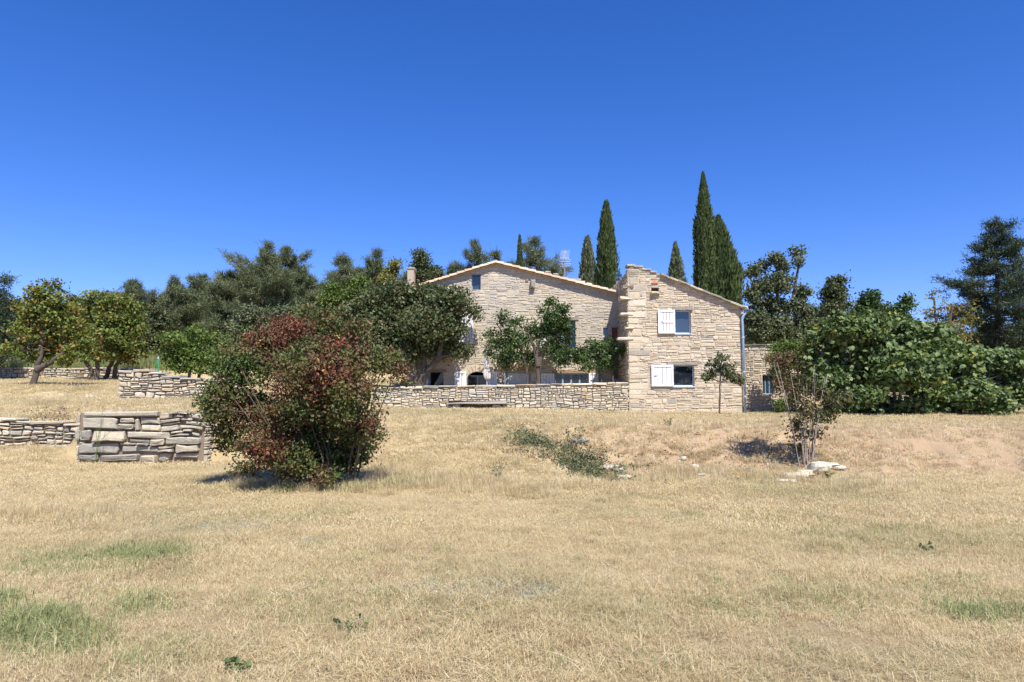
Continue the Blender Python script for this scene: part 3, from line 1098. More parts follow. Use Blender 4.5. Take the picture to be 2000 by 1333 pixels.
dk = MB()
for (xa, xb) in ((HX0 - .12, pk[0]), (pk[0], HX1 + .05)):
    V = [(xa, YH - .06, zat(xa)), (xb, YH - .06, zat(xb)), (xb, YH + DEPH, zat(xb)), (xa, YH + DEPH, zat(xa))]
    V += [(a, b, c + .05) for a, b, c in V]
    dk.add(V, [(3, 2, 1, 0), (4, 5, 6, 7), (0, 1, 5, 4), (1, 2, 6, 5), (2, 3, 7, 6), (3, 0, 4, 7)], 0.3)
roofH = dk.build("roof", M_TILE, house)
rest = MB()
rngt = random.Random(31)
for (xe, xr) in ((HX0 - .14, pk[0]), (HX1 + .04, pk[0])):
    sgn = 1 if xr > xe else -1
    slope = (zat(xr - sgn * .01) - zat(xe + sgn * .2)) / (abs(xr - xe) - .21)
    L = math.hypot(abs(xr - xe), slope * abs(xr - xe))
    dvec = np.array((sgn, 0, slope)); dvec /= np.linalg.norm(dvec)
    up = np.array((-slope * sgn, 0, 1.0)); up /= np.linalg.norm(up)
    nt_ = int(round(L / 0.36))
    for row in range(46):
        yy = YH - .06 + row * 0.2
        for k in range(nt_):
            s0 = L * k / nt_
            j = rngt.uniform(-.012, .012)
            base = np.array((xe, yy + j, zat(xe) + .045)) + dvec * s0 + up * (0.012 + rngt.uniform(0, .012))
            p1 = base + dvec * 0.43 - up * 0.018
            tone = rngt.random()
            if row == 0:
                mb = MB(); canal(mb, base - np.array((0, .06, 0)), p1 - np.array((0, .06, 0)), .15, .125, up, tone); mb.build("tile", M_TILE, roofH)
            else:
                canal(rest, base, p1, .1, .08, up, tone)
rest.build("inner_roof_tiles", M_TILE, roofH, kind="stuff")
rd = MB()
k = 0
yy = YH - .1
while yy < YH + DEPH:
    canal(rd, (pk[0], yy, pk[2] + .1), (pk[0], yy + .45, pk[2] + .09), .12, .1, np.array((0, 0, 1.0)), rngt.random()); yy += .38
rd.build("ridge_tiles", M_TILE, roofH)
for (px, py) in ((966, 513), (1070, 533), (1085, 537), (1150, 555), (1138, 552)):
    p = P(px, py, YH + .3)
    mb = MB(); po = stone_poly(rngt, (p[0] - .13, p[2] - .06, p[0] + .13, p[2] + .06), 0, px * .3, .02, .03)
    stone_geo(mb, rngt, po, ((0, YH + .35, 0), (1, 0, 0), (0, -1, 0)), .12, .12, .03, .7); mb.build("roof_stone", M_DRY, roofH)
# flat skylight box near antenna
p = P(1120, 547, YH + 1.5)
mb = MB(); mb.box(p[0] - .3, p[0] + .35, YH + 1.4, YH + 2.1, p[2] - .3, p[2] + .05); mb.build("roof_hatch", M_GREYST, house)
# chimney
p0 = P(796, 565, YH + 1.5); p1 = P(809, 526, YH + 1.5)
mb = MB(); mb.box(p0[0], p1[0], YH + 1.4, YH + 1.9, 5.8, p1[2]); ch = mb.build("chimney", M_RENDERCH, house)
mb = MB(); mb.box(p0[0] - .04, p1[0] + .04, YH + 1.36, YH + 1.94, p1[2], p1[2] + .06); mb.build("chimney_cap", M_GREYST, ch)

# ------------------------------------------------------------------ TV antenna
p = P(1103, 553, YH + 2.2); t = P(1103, 492, YH + 2.2)
ant = empty("tv_antenna", p, "television antenna on a thin mast above the farmhouse roof", "antenna")
yA = YH + 2.2
mb = MB(); mb.tube([(p[0], yA, p[2] - .3), (t[0], yA, t[2] + .1)], [.025, .02], 8); mb.build("mast", M_STEEL, ant)
mb = MB(); mb.box(t[0] - .07, t[0] + .07, yA - .04, yA - .03, t[2] - .35, t[2] + .02); mb.build("dipole_panel", M_BLUE, ant)
mb = MB()
for i in range(7):
    xx = t[0] - .19 + .38 * i / 6
    mb.tube([(xx - .03, yA - .12, t[2] - .33), (xx + .03, yA - .12, t[2] + .05)], [.009, .009], 5)
mb.box(t[0] - .24, t[0] + .2, yA - .13, yA - .11, t[2] - .35, t[2] - .33)
mb.build("reflector_grid", M_ANT, ant)
for i, (w, dz) in enumerate(((.3, -.42), (.25, -.5), (.3, -.62), (.25, -.72))):
    mb = MB(); mb.tube([(t[0] - w, yA - .05, t[2] + dz), (t[0] + w, yA - .05, t[2] + dz + .01)], [.011, .011], 5); mb.build("antenna_rod", M_ANT, ant)

# ------------------------------------------------------------------ terrace wall with bench
def wall_rect(name, label, cat, px0, px1, Y, ztop_fn, zbot_fn, thick, m, hm, wm, seed, gap=0.02, cope=True, proud=(0.02, 0.07), tones=None, given=None,
              core=M_GAP, amp=0.05, limit=300, group=None, cope_w=(0.35, 0.9), back_stones=False):
    rng = random.Random(seed)
    x0, x1 = P(px0, 775, Y)[0], P(px1, 775, Y)[0]
    zb = min(zbot_fn(x0), zbot_fn(x1), zbot_fn((x0 + x1) / 2)) - 0.15
    w = empty(name, ((x0 + x1) / 2, Y, zb + .15), label, cat, group)
    zt_ = max(ztop_fn(x0 + (x1 - x0) * i / 10) for i in range(11))
    cwm = MB()
    n = 24; V = []
    for i in range(n + 1):
        x = x0 + .05 + (x1 - x0 - .10) * i / n
        z = ztop_fn(x) - .06
        V += [(x, Y + .045, zb), (x, Y + thick, zb), (x, Y + thick, z), (x, Y + .045, z)]
    Fa = []
    for i in range(n):
        for k in range(4):
            k2 = (k + 1) % 4
            Fa.append((i * 4 + k, i * 4 + k2, (i + 1) * 4 + k2, (i + 1) * 4 + k))
    cwm.add(V, Fa); cwm.more([(3, 2, 1, 0), (n * 4, n * 4 + 1, n * 4 + 2, n * 4 + 3)], 0)
    cwm.build("core", core, w)
    if given:
        cells = given
    else:
        cells = layout(rng, x0, x1, zb + .03, zt_, hm, wm)
    cc = []
    for (a, b, c, d) in cells:
        zt2 = ztop_fn((a + c) / 2) - (.05 if cope else 0)
        if b > zt2 - .03: continue
        cc.append((a, b, c, min(d, zt2)))
    fr = ((0, Y, 0), (1, 0, 0), (0, -1, 0))
    face_stones(w, rng, cc, fr, None, m, gap=gap, amp=amp, proud=proud, back=0.06, bev=0.024, tones=tones, rough=0.05, limit=limit)
    # both ends
    for (xe, nx_) in ((x0, -1), (x1, 1)):
        c3 = layout(rng, 0.02, thick, zb, ztop_fn(xe) - .08, hm, thick * .6)
        face_stones(w, rng, c3, ((xe, Y, 0), (0, 1, 0), (nx_, 0, 0)), None, m, gap=gap, amp=.01, proud=(0.01, 0.03), back=.05, bev=.02, tones=tones, single=False, names=('stone', 'end_stones'))
    if cope:
        x = x0 - .02
        while x < x1 - .1:
            ww = min(rng.uniform(*cope_w), x1 + .03 - x)
            hh = rng.uniform(.06, .12)
            zc = ztop_fn(x + ww / 2)
            mb = MB()
            po = stone_poly(rng, (x, zc - hh * .8, x + ww, zc + hh * .35), .012, x, .02, .02)
            stone_geo(mb, rng, po, fr, rng.uniform(.05, .1), thick, .025, min(1, rng.uniform(.5, 1.05)))
            mb.build("coping_stone", m, w)
            x += ww
    return w


def tones_dry(r, a, pp):
    return r.random() ** 0.9


zA, zB_ = P(760, 757, YA)[2], P(1228, 748, YA)[2]
xa_, xb2 = P(760, 757, YA)[0], P(1228, 748, YA)[0]
ttop = lambda x: zA + (x - xa_) / (xb2 - xa_) * (zB_ - zA)
wall_rect("terrace_wall", "long dry stone terrace wall below the farmhouse, with a stone bench against it", "wall", 700, 1226.5, YA, ttop,
          lambda x: h0(x, YA - .1), 0.45, M_DRY, 0.17, 0.36, 41, gap=.008, proud=(.015, .05), tones=tones_dry)

bench = empty("stone_bench", G(930, YA - .4), "weathered grey slab bench on short stone blocks before the terrace wall", "bench")
rngb = random.Random(44)
mb = MB(); po = stone_poly(rngb, opx(875, 783, 990, 790, YA - .5), 0, 2, .01, .01); stone_geo(mb, rngb, po, ((0, YA - .2, 0), (1, 0, 0), (0, -1, 0)), .42, .14, .02, .95); mb.build("seat_slab", M_OLDWOOD, bench)
for (a, b) in ((961, 978), (884, 899)):
    mb = MB(); x0, z0, x1, z1 = opx(a, 790, b, 806, YA - .5); po = stone_poly(rngb, (x0, z0, x1, z1), 0, 1, .01, .01)
    stone_geo(mb, rngb, po, ((0, YA - .2, 0), (1, 0, 0), (0, -1, 0)), .3, .1, .02, .3); mb.build("support_block", M_GREYST, bench)

# low building wall to the right of the annex
YO = 29.2
out = empty("garden_building", G(1500, YO), "low rubble wall building with flat coping and barred window right of the annex", "building")
ox0, ox1 = P(1449, 700, YO)[0], P(1562, 700, YO)[0]
oz = P(1500, 676, YO)[2]
ow = opx(1490, 733, 1512, 770, YO)
cw = MB(); core_wall(cw, ox0, ox1, .6, oz, [ow], None, ((0, YO, 0), (1, 0, 0), (0, -1, 0)), .45)
cw.box(ox0 + .001, ox0 + .4, YO + .45, YO + 4, .6, oz - .01); cw.box(ox1 - .4, ox1 - .001, YO + .45, YO + 4, .6, oz - .01); cw.box(ox0, ox1, YO + 4, YO + 4.4, .6, oz - .01)
cw.box(ox0, ox1, YO + .45, YO + 4, oz - .2, oz - .02)
cw.build("wall", M_MORTAR, out)
rng = random.Random(51)
cells = rect_minus(layout(rng, ox0, ox1, .6, oz, .2, .34), ow)
face_stones(out, rng, cells, ((0, YO, 0), (1, 0, 0), (0, -1, 0)), None, M_ANNEX, gap=.02, amp=.03, proud=(.015, .05), bev=.014, tones=tones_annex)
x = ox0
while x < ox1 - .05:
    ww = min(rng.uniform(.4, .7), ox1 + .05 - x)
    mb = MB(); po = stone_poly(rng, (x, oz - .01, x + ww, oz + .07), .01, x, .015, .015); stone_geo(mb, rng, po, ((0, YO, 0), (1, 0, 0), (0, -1, 0)), .09, .5, .02, .9); mb.build("coping_stone", M_GREYST, out)
    x += ww
window(out, ow, YO, .15, M_BLUE, M_GLASSB, bars=2, fw=.03)
# end gable face
c3 = layout(rng, 0, 4, .6, oz, .24, .4)
face_stones(out, rng, c3, ((ox1, YO, 0), (0, 1, 0), (1, 0, 0)), None, M_ANNEX, tones=tones_annex, single=False, names=('stone', 'end_wall_stones'))

# ------------------------------------------------------------------ terrace walls on the left
ZP = [(810,570,1475,637),(1480,600,1610,657),(1580,598,1665,625),(1665,602,1780,620),(1670,580,1900,601),(1782,603,1885,660),(1612,627,1730,655),(1733,622,1780,652),
      (790,640,1100,747),(1110,640,1265,690),(1092,692,1262,752),(1310,640,1480,702),(1312,703,1490,768),(1266,655,1308,765),(1482,658,1690,692),(1500,693,1682,718),(1495,720,1680,775),
      (1692,656,1800,687),(1732,688,1915,725),(1685,727,1885,757),(755,752,880,860),(885,756,1192,872),(1196,772,1592,842),(1210,845,1388,875),(1392,842,1535,897),
      (1600,778,1720,808),(1722,760,1805,790),(1780,792,1860,826),(1600,811,1770,829),(1540,831,1885,902),(700,760,752,856),(735,862,800,900),(730,874,1128,982),(1132,876,1268,906),
      (1270,878,1384,908),(1135,909,1470,972),(1476,906,1640,936),(1476,938,1622,970),(1642,905,1855,978),(1388,878,1470,906),(725,986,910,1055),(935,985,1285,1048),(1310,980,1455,1062),(1478,974,1605,1042),(1620,982,1845,1030)]
YW = 17.0
given = []
for (a, b, c, d) in ZP:
    o = opx(a / 4.762, b / 4.762 + 680, c / 4.762, d / 4.762 + 680, YW)
    given.append(o)
zw = P(200, 803, YW)[2]
# continue the wall behind the bush with generated stones
wl = wall_rect("retaining_wall", "short retaining wall of big grey weathered slabs left of the red bush", "wall", 153, 405, YW, lambda x: zw,
          lambda x: 0.0, .5, M_GREYST, .2, .5, 62, gap=.012, cope=False, given=given, amp=.045, proud=(.02, .14),
          tones=lambda r, a, pp: (r.uniform(.45, 1) if pp[0][0] < P(300, 0, YW)[0] and r.random() < .75 else r.uniform(0, .6)))
YW2 = 18.3
wall_rect("low_wall", "low tumbledown dry stone wall with dry weeds at the far left edge", "wall", -90, 163, YW2,
          lambda x: P(0, 822, YW2)[2] + .06 * math.sin(x * 1.7) + .03 * math.sin(x * 5), lambda x: h0(x, YW2 - .15), .45, M_DRY, .2, .38, 63, gap=.03, tones=lambda r, a, pp: r.random())
YM = 25.4
wall_rect("dry_stone_wall", "chunky dry stone wall end with a green trestle standing behind it", "wall", 231, 470, YM,
          lambda x: P(300, 724, YM)[2] - sm(P(310, 0, YM)[0], P(400, 0, YM)[0], x) * .3 + .02 * math.sin(x * 4), lambda x: h0(x, YM - .15), .55, M_DRY, .24, .42, 64, gap=.025, tones=lambda r, a, pp: r.random() * .95)
YF = 38.2
wall_rect("orchard_wall", "low far dry stone wall running behind the yellow green trees", "wall", -120, 300, YF,
          lambda x: P(100, 720, YF)[2] + .03 * math.sin(x * 1.3), lambda x: h0(x, YF - .15), .45, M_DRY, .26, .42, 65, gap=.03, tones=lambda r, a, pp: r.random() * .95)
YR = 33.0
wall_rect("field_wall", "short bright piece of field wall beyond the fig tree at far right", "wall", 1930, 2120, YR,
          lambda x: P(1980, 787, YR)[2] + .03 * math.sin(x * 1.3), lambda x: h0(x, YR - .15), .45, M_DRY, .24, .42, 66, gap=.03, tones=lambda r, a, pp: r.random() * .6)

# green trestle behind the chunky wall
p = G(308, YM + .9)
tr = empty("green_trestle", p, "small green painted metal trestle behind the chunky left wall", "trestle")
tp = P(309, 700, YM + .9)
for (dx, dy) in ((-.42, -.05), (.10, -.1), (-.1, .5)):
    mb = MB(); mb.tube([(tp[0] + dx * 1.6, YM + .9 + dy, p[2]), (tp[0], YM + .9, tp[2])], [.016, .014], 6); mb.build("leg", M_GREENP, tr)
mb = MB(); mb.tube([(tp[0], YM + .9, tp[2] - .03), (tp[0], YM + .9, tp[2] + .05)], [.03, .025], 6); mb.build("hook", M_ZINCL, tr)

# closed parasol on the terrace
yP = 28.9
zP = 1.72
pt = P(948, 672, yP); pb = P(952, 745, yP)
par = empty("closed_parasol", (pb[0], yP, zP), "closed off-white parasol tied up beside the arched doorway", "parasol")
mb = MB(); mb.tube([(pb[0], yP, zP), (pt[0], yP, pt[2] - .1)], [.022, .02], 8); mb.build("pole", M_ZINCL, par)
rngp = random.Random(3)
mb = MB(); V = []; ns = 18; prof = [(0, .03), (.06, .055), (.2, .07), (.45, .10), (.62, .12), (.68, .075), (.74, .13), (.88, .17), (.96, .15), (1, .08)]
zl = P(948, 742, yP)[2]
for (t_, r_) in prof:
    cx_ = pt[0] + (pb[0] - pt[0]) * t_
    for i in range(ns):
        th = 2 * math.pi * i / ns
        rr = .72 * r_ * (1 + (.28 if i % 2 else -.22) * min(1, t_ * 3) + rngp.uniform(-.08, .08))
        V.append((cx_ + rr * math.cos(th), yP + rr * math.sin(th), pt[2] + (zl - pt[2]) * t_ + rngp.uniform(-.01, .01)))
Fa = [(i * ns + k, (i + 1) * ns + k, (i + 1) * ns + (k + 1) % ns, i * ns + (k + 1) % ns) for i in range(len(prof) - 1) for k in range(ns)]
mb.add(V, Fa); mb.more([tuple(range(ns))], 0); mb.build("canopy", M_CLOTH, par)
mb = MB(); mb.tube([(pb[0] - .01, yP, pt[2] + (zl - pt[2]) * .66), (pb[0] - .01, yP, pt[2] + (zl - pt[2]) * .69)], [.1, .1], 12); mb.build("tie", M_STEEL, par)
mb = MB(); mb.tube([(pb[0], yP, zP - .02), (pb[0], yP, zP + .06)], [.25, .23], 16); mb.build("base", M_GREYST, par)

# ------------------------------------------------------------------ foliage
def unit(v):
    return v / (np.linalg.norm(v, axis=-1, keepdims=True) + 1e-9)


def leaf_quads(R, pos, out, L, W, up=0.5, outw=0.5, droop=0.3, shape='rhomb', jitter=0.35):
    n = len(pos)
    nrm = unit(R.normal(size=(n, 3)) + np.array((0, 0, up)) + out * outw)
    ax = unit(np.cross(nrm, R.normal(size=(n, 3))))
    ax[:, 2] -= droop * R.rand(n)
    ax = unit(ax)
    sd = unit(np.cross(nrm, ax))
    l = (L * (1 + jitter * R.uniform(-1, 1, n)))[:, None]
    w = (W * (1 + jitter * R.uniform(-1, 1, n)))[:, None]
    if shape == 'rhomb':
        pts = [pos - ax * l * .5, pos + sd * w * .5 - ax * l * .08, pos + ax * l * .5, pos - sd * w * .5 - ax * l * .08]
    else:                       # six-sided leaf folded a little along its middle
        fold = unit(np.cross(ax, sd)) * w * .16
        pts = [pos - ax * l * .5, pos + sd * w * .5 - ax * l * .22 + fold, pos + sd * w * .38 + ax * l * .2 + fold, pos + ax * l * .55,
               pos - sd * w * .38 + ax * l * .2 + fold, pos - sd * w * .5 - ax * l * .22 + fold]
    k = len(pts)
    V = np.stack(pts, 1).reshape(-1, 3)
    b = (np.arange(n) * k)[:, None]
    if k == 4:
        Fa = b + np.arange(4)[None]
        return V, Fa, 1
    Fa = np.concatenate([b + np.array([0, 1, 2, 3])[None], b + np.array([0, 3, 4, 5])[None]])
    return V, Fa, 2


def needle_tris(R, pos, out, L, W, up=0.5, outw=0.9):
    n = len(pos)
    d = unit(R.normal(size=(n, 3)) * .8 + np.array((0, 0, up)) + out * outw)
    s = unit(np.cross(d, R.normal(size=(n, 3))))
    l = (L * R.uniform(.6, 1.2, n))[:, None]; w = (W * R.uniform(.7, 1.3, n))[:, None]
    V = np.stack([pos - s * w * .5, pos + s * w * .5, pos + d * l], 1).reshape(-1, 3)
    return V, (np.arange(n) * 3)[:, None] + np.arange(3)[None], 1


def blobs_world(blobs, Y, dr=0.9, R=None, yspread=0.35):
    """(px, py, rx, ry[, dY]) in photo pixels -> centre, radii in metres"""
    o = []
    allx = [b[0] for b in blobs]
    half = (max(allx) - min(allx)) / 2 / K(Y)
    for b in blobs:
        dY = b[4] if len(b) > 4 else (R.uniform(-1, 1) * half * yspread if R is not None else 0)
        c = P(b[0], b[1], Y + dY)
        rx, rz = b[2] * .93 / K(Y), b[3] * .93 / K(Y)
        o.append((c, np.array((rx, max(rx, rz) * dr, rz))))
    return o


def clumps(R, bl, dens, shell=0.55, holes=0.12):
    cs, outs = [], []
    for c, r in bl:
        n = max(8, int(2.6 * dens * (r[0] * r[1] * r[2]) ** (2 / 3.)))
        d = unit(R.normal(size=(n, 3)))
        rad = np.where(R.rand(n) < .75, R.uniform(shell, 1.05, n), R.uniform(0.1, shell, n))
        keep = vnoise(d[:, 0] * 3 + c[0] * 1.3 + 40, d[:, 2] * 3 + c[2] + d[:, 1] * 2.1 + 40) > -0.5 + holes
        p = c + d * rad[:, None] * r
        cs.append(p[keep]); outs.append(unit(d[keep] / r))
    return np.concatenate(cs), np.concatenate(outs)


def foliage(R, cs, outs, per, cr, L, W, kind='leaf', tone=(0.5, 0.22, 0.18), up=.5, outw=.5, droop=.3, flat=.65, tonef=None):
    n = len(cs)
    idx = np.repeat(np.arange(n), per)
    m = len(idx)
    crr = cr * R.uniform(.6, 1.3, n)
    off = R.normal(size=(m, 3)) * .5
    off[:, 2] *= flat
    pos = cs[idx] + off * crr[idx][:, None]
    out = unit(outs[idx] + off * .5)
    ct = np.clip(tone[0] + R.normal(size=n) * tone[1], 0, 1)
    if tonef is not None: ct = tonef(R, cs, ct)
    tn = np.clip(ct[idx] + R.normal(size=m) * tone[2], 0, 1)
    if kind == 'leaf':
        V, Fa, rep = leaf_quads(R, pos, out, L, W, up, outw, droop)
    elif kind == 'hex':
        V, Fa, rep = leaf_quads(R, pos, out, L, W, up, outw, droop, 'hex')
    else:
        V, Fa, rep = needle_tris(R, pos, out, L, W, up, outw)
    return V, Fa, np.tile(tn, rep)


def limb(mb, R, a, b, r0, r1, n=5, wob=.12, sag=0.0):
    a = np.asarray(a, float); b = np.asarray(b, float)
    L = np.linalg.norm(b - a)
    pts = []
    for i in range(n + 1):
        t = i / n
        p = a + (b - a) * t
        p = p + R.normal(size=3) * wob * L * .25 * math.sin(math.pi * t)
        p[2] += sag * L * math.sin(math.pi * t)
        pts.append(p)
    mb.tube(pts, [r0 + (r1 - r0) * i / n for i in range(n + 1)], 6, R.rand(), cap=False)
    return pts


def tree(name, label, cat, seed, base, stems, blobs, Y, lm, bm, dens=60, per=22, cr=.32, L=.10, W=.06, kind='leaf', tone=(.5, .22, .18), group=None,
         dr=.9, yspread=.35, holes=.12, up=.5, outw=.5, twigs=2, tr=(0.12, 0.05), tonef=None, flat=.65, shell=.55, droop=.3, extra_twigs=None):
    """stems: list of pixel polylines from the ground up; every blob is fed by a limb from the nearest stem tip"""
    R = np.random.RandomState(seed)
    bx = G(base[0], Y)
    t = empty(name, bx, label, cat, group)
    bl = blobs_world(blobs, Y, dr, R, yspread)
    tb = MB()
    tips = []
    for s in stems:
        pts = [P(a, b, Y + (c[0] if c else 0)) for a, b, *c in s]
        g0 = pts[0].copy(); gz_ = h0(g0[0], g0[1])
        if abs(g0[2] - gz_) < .6 or s is stems[0]: g0[2] = gz_ - .15
        pts = [g0] + pts[1:] if len(pts) > 1 else [g0]
        fine = []
        for i in range(len(pts) - 1):
            for k in range(3):
                f_ = k / 3
                fine.append(pts[i] * (1 - f_) + pts[i + 1] * f_ + R.normal(size=3) * tr[0] * .15 * (1 if (i or k) else 0))
        fine.append(pts[-1])
        nn = len(fine)
        tb.tube(fine, [tr[0] * (1.35 if i == 0 else 1) + (tr[1] - tr[0]) * i / nn for i in range(nn)], 9, .5, cap=False)
        tips += [(fine[j], tr[0] + (tr[1] - tr[0]) * j / nn) for j in range(nn // 2, nn)]
    for c, r in bl:
        a, ra = min(tips, key=lambda q: np.linalg.norm(q[0] - c) + (0 if q[0][2] < c[2] else 1.0))
        pts = limb(tb, R, a, c, min(ra, tr[1] * 1.2) * .9, tr[1] * .3, 5, .18)
        for k in range(twigs):
            d = unit(R.normal(size=3) + np.array((0, 0, .4)))
            limb(tb, R, pts[R.randint(2, 5)], c + d * r * .9, tr[1] * .35, tr[1] * .08, 4, .15)
    tb.build("trunk", bm, t, smooth=True)
    cs, outs = clumps(R, bl, dens, shell, holes)
    cb = MB()
    cb.add(*foliage(R, cs, outs, per, cr, L, W, kind, tone, up, outw, droop, flat, tonef))
    cb.build("crown", lm, t)
    return t


def auto_blobs(R, cx, ty, hw, by, n, shape='pine'):
    """random lumps inside an envelope from the top pixel down to by"""
    hw = hw * (1.3 if shape == 'pine' else 1.1)
    o = [(cx, ty + hw * .30, hw * .24, hw * .30), (cx + R.uniform(-.1, .1) * hw, ty + hw * .6, hw * .34, hw * .3)]
    n = max(n, int((by - ty) / (hw * .38)))
    for i in range(n):
        t = (i + .5) / n
        y = ty + (by - ty) * t
        if shape == 'pine':
            w = hw * (.30 + .70 * min(1, t * 1.9)) * R.uniform(.75, 1.15)
        else:
            w = hw * math.sin(math.pi * min(1, .25 + t * .60)) * R.uniform(.85, 1.1)
        for k in range(2 if t < .3 else 3):
            x = cx + R.uniform(-1, 1) * w * .6
            r = w * R.uniform(.38, .60)
            o.append((x, y + R.uniform(-.3, .3) * r, r, r * R.uniform(.5, .8)))
    return o


def auto_tree(name, label, cat, seed, cx, ty, hw, Y, by=715, lm=L_PINE, bm=B_PINE, n=6, shape='pine', kind='needle', dens=34, per=26, cr=.42, L=.30, W=.045, group=None, tone=(.5, .25, .15), holes=.2, tr=(.12, .05), up=.6, outw=.7, lean=0):
    R = np.random.RandomState(seed + 900)
    bl = auto_blobs(R, cx, ty, hw, by, n, shape)
    gy = 775 - (h0((cx - 1000) / F * Y, Y) - EYE) * K(Y)
    return tree(name, label, cat, seed, (cx + lean, 0), [[(cx + lean, gy), (cx + lean * .5, (gy + by) / 2), (cx, (by + ty) / 2), (cx, ty + hw * .4)]], bl, Y, lm, bm, dens, per, cr, L, W, kind, tone, group,
                dr=.95, yspread=.6, holes=holes, up=up, outw=outw, twigs=1, tr=tr)


# --- big red and green bush in the foreground
def bush_tone(R, cs, ct):
    px = cs[:, 0] / cs[:, 1] * F + 1000
    # colour varies over the plant: greener branches on one side, redder on the other
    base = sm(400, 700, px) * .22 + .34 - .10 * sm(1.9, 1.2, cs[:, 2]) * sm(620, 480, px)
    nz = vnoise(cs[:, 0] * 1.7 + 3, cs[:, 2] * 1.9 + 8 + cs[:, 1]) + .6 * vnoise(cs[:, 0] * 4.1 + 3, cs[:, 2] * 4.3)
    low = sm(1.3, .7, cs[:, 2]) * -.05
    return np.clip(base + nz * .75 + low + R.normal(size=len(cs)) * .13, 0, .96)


BB = [(428,810,34,34),(452,862,30,24),(500,870,44,34),(560,890,60,40),(630,890,66,40),(690,880,44,40),(720,850,30,30),(600,820,90,60),(520,820,60,50),(680,800,60,50),(470,715,62,55),(435,765,44,48),(415,800,25,35),(520,668,55,40),(575,640,55,38),(640,618,34,22),(600,608,20,16),(700,640,26,20),(560,715,70,55),(640,700,70,55),(700,695,55,45),(752,705,38,28),(690,760,58,42),(775,720,22,24),
      (600,780,80,50),(500,795,65,45),(450,835,32,26),(470,872,18,12),(660,820,65,40),(705,840,38,34),(725,822,22,14),(610,865,62,42),(540,860,45,38),(590,912,48,26),(650,905,45,30),(520,895,30,20),(790,742,14,10),(690,880,28,24),(480,915,26,16),(560,925,30,14),(630,930,34,14),(620,720,90,50)]
stems = []
Rb = np.random.RandomState(77)
for i in range(16):
    bx_ = 640 + Rb.uniform(-50, 50); tx = 600 + (bx_ - 640) * 3.2 + Rb.uniform(-30, 30)
    stems.append([(bx_, 955, Rb.uniform(-.4, .4)), (bx_ + (tx - bx_) * .3, 890, Rb.uniform(-.4, .4)), (tx, Rb.uniform(720, 820), Rb.uniform(-.8, .8))])
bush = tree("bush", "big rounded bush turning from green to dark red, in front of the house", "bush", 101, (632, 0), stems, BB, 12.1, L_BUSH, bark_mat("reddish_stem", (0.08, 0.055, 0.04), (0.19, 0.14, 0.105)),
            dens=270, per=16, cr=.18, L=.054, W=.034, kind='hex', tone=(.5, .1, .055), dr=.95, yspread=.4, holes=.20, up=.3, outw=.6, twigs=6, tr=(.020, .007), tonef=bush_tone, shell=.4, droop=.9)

# --- oak before the farmhouse
OB = [(700,610,36,40),(735,585,42,34),(720,650,40,40),(780,570,45,32),(770,620,45,42),(830,575,50,32),(825,625,50,42),(880,580,42,32),(875,630,38,34),(760,665,42,34),(815,670,45,32),(865,675,34,28),
      (730,690,32,24),(905,685,20,16),(925,600,14,12),(790,700,30,20)]
OB = [(a, b + 10, c, d) if b < 640 else (a, b, c, d) for a, b, c, d in OB]
oak = tree("oak_tree", "spreading grey green oak with forked leaning trunk hiding the farmhouse corner", "tree", 102, (818, 0),
           [[(812, 765), (825, 735), (828, 705), (818, 670), (790, 620)], [(815, 765), (832, 730), (856, 700), (868, 660), (860, 610)], [(812, 765), (822, 722), (800, 680), (750, 640)]], OB, 28.9, L_OAK, B_DARK,
           dens=85, per=26, cr=.36, L=.125, W=.09, kind='leaf', tone=(.5, .22, .2), dr=.85, tr=(.18, .08), holes=.14, up=.35)

# --- terrace trees
tree("terrace_tree", "upright glossy green tree in the middle of the terrace with a straight dark trunk", "tree", 103, (1050, 0),
     [[(1051, 760), (1051, 725), (1049, 690), (1060, 640), (1072, 600)], [(1051, 715), (1044, 680), (1030, 650)], [(1051, 715), (1066, 670), (1095, 650)]],
     [(1073,590,11,16),(1070,615,24,22),(1095,605,18,20),(1085,635,32,26),(1060,650,24,26),(1105,635,14,18),(1100,660,22,24),(1085,685,24,22),(1110,695,22,18),(1095,705,18,14),(1065,680,14,14),(1040,640,16,16)],
     28.75, L_TERR, B_DARK, dens=58, per=24, cr=.24, L=.12, W=.065, tr=(.105, .035), kind='leaf', holes=.16)
tree("terrace_tree", "bushy green tree left of the straight trunk, before the curtained window", "tree", 104, (1032, 0),
     [[(1031, 760), (1030, 725), (1016, 680), (1005, 640)], [(1030, 730), (1024, 700), (1035, 660)]],
     [(980,618,12,16),(992,645,24,24),(1010,630,16,16),(970,670,20,22),(1000,675,28,26),(1025,660,20,24),(985,700,24,20),(1018,700,26,20),(958,692,10,8),(955,652,8,8),(1035,700,12,18)],
     28.95, L_TERR, B_DARK, dens=58, per=24, cr=.24, L=.115, W=.065, tr=(.045, .025), kind='leaf', holes=.16)
tree("terrace_tree", "low spreading green tree on two thin stems beside the annex corner", "tree", 105, (1180, 0),
     [[(1174, 760), (1174, 725), (1165, 690), (1150, 680)], [(1197, 760), (1197, 728), (1203, 700), (1195, 675)]],
     [(1165,675,22,16),(1190,668,16,12),(1200,690,22,18),(1215,680,14,14),(1175,695,26,20),(1145,690,22,18),(1125,690,20,16),(1150,715,18,12),(1135,705,20,12),(1195,715,20,12),(1180,715,16,10)],
     28.7, L_TERR, B_DARK, dens=70, per=22, cr=.22, L=.11, W=.06, tr=(.045, .02), kind='leaf', tone=(.6, .2, .18))
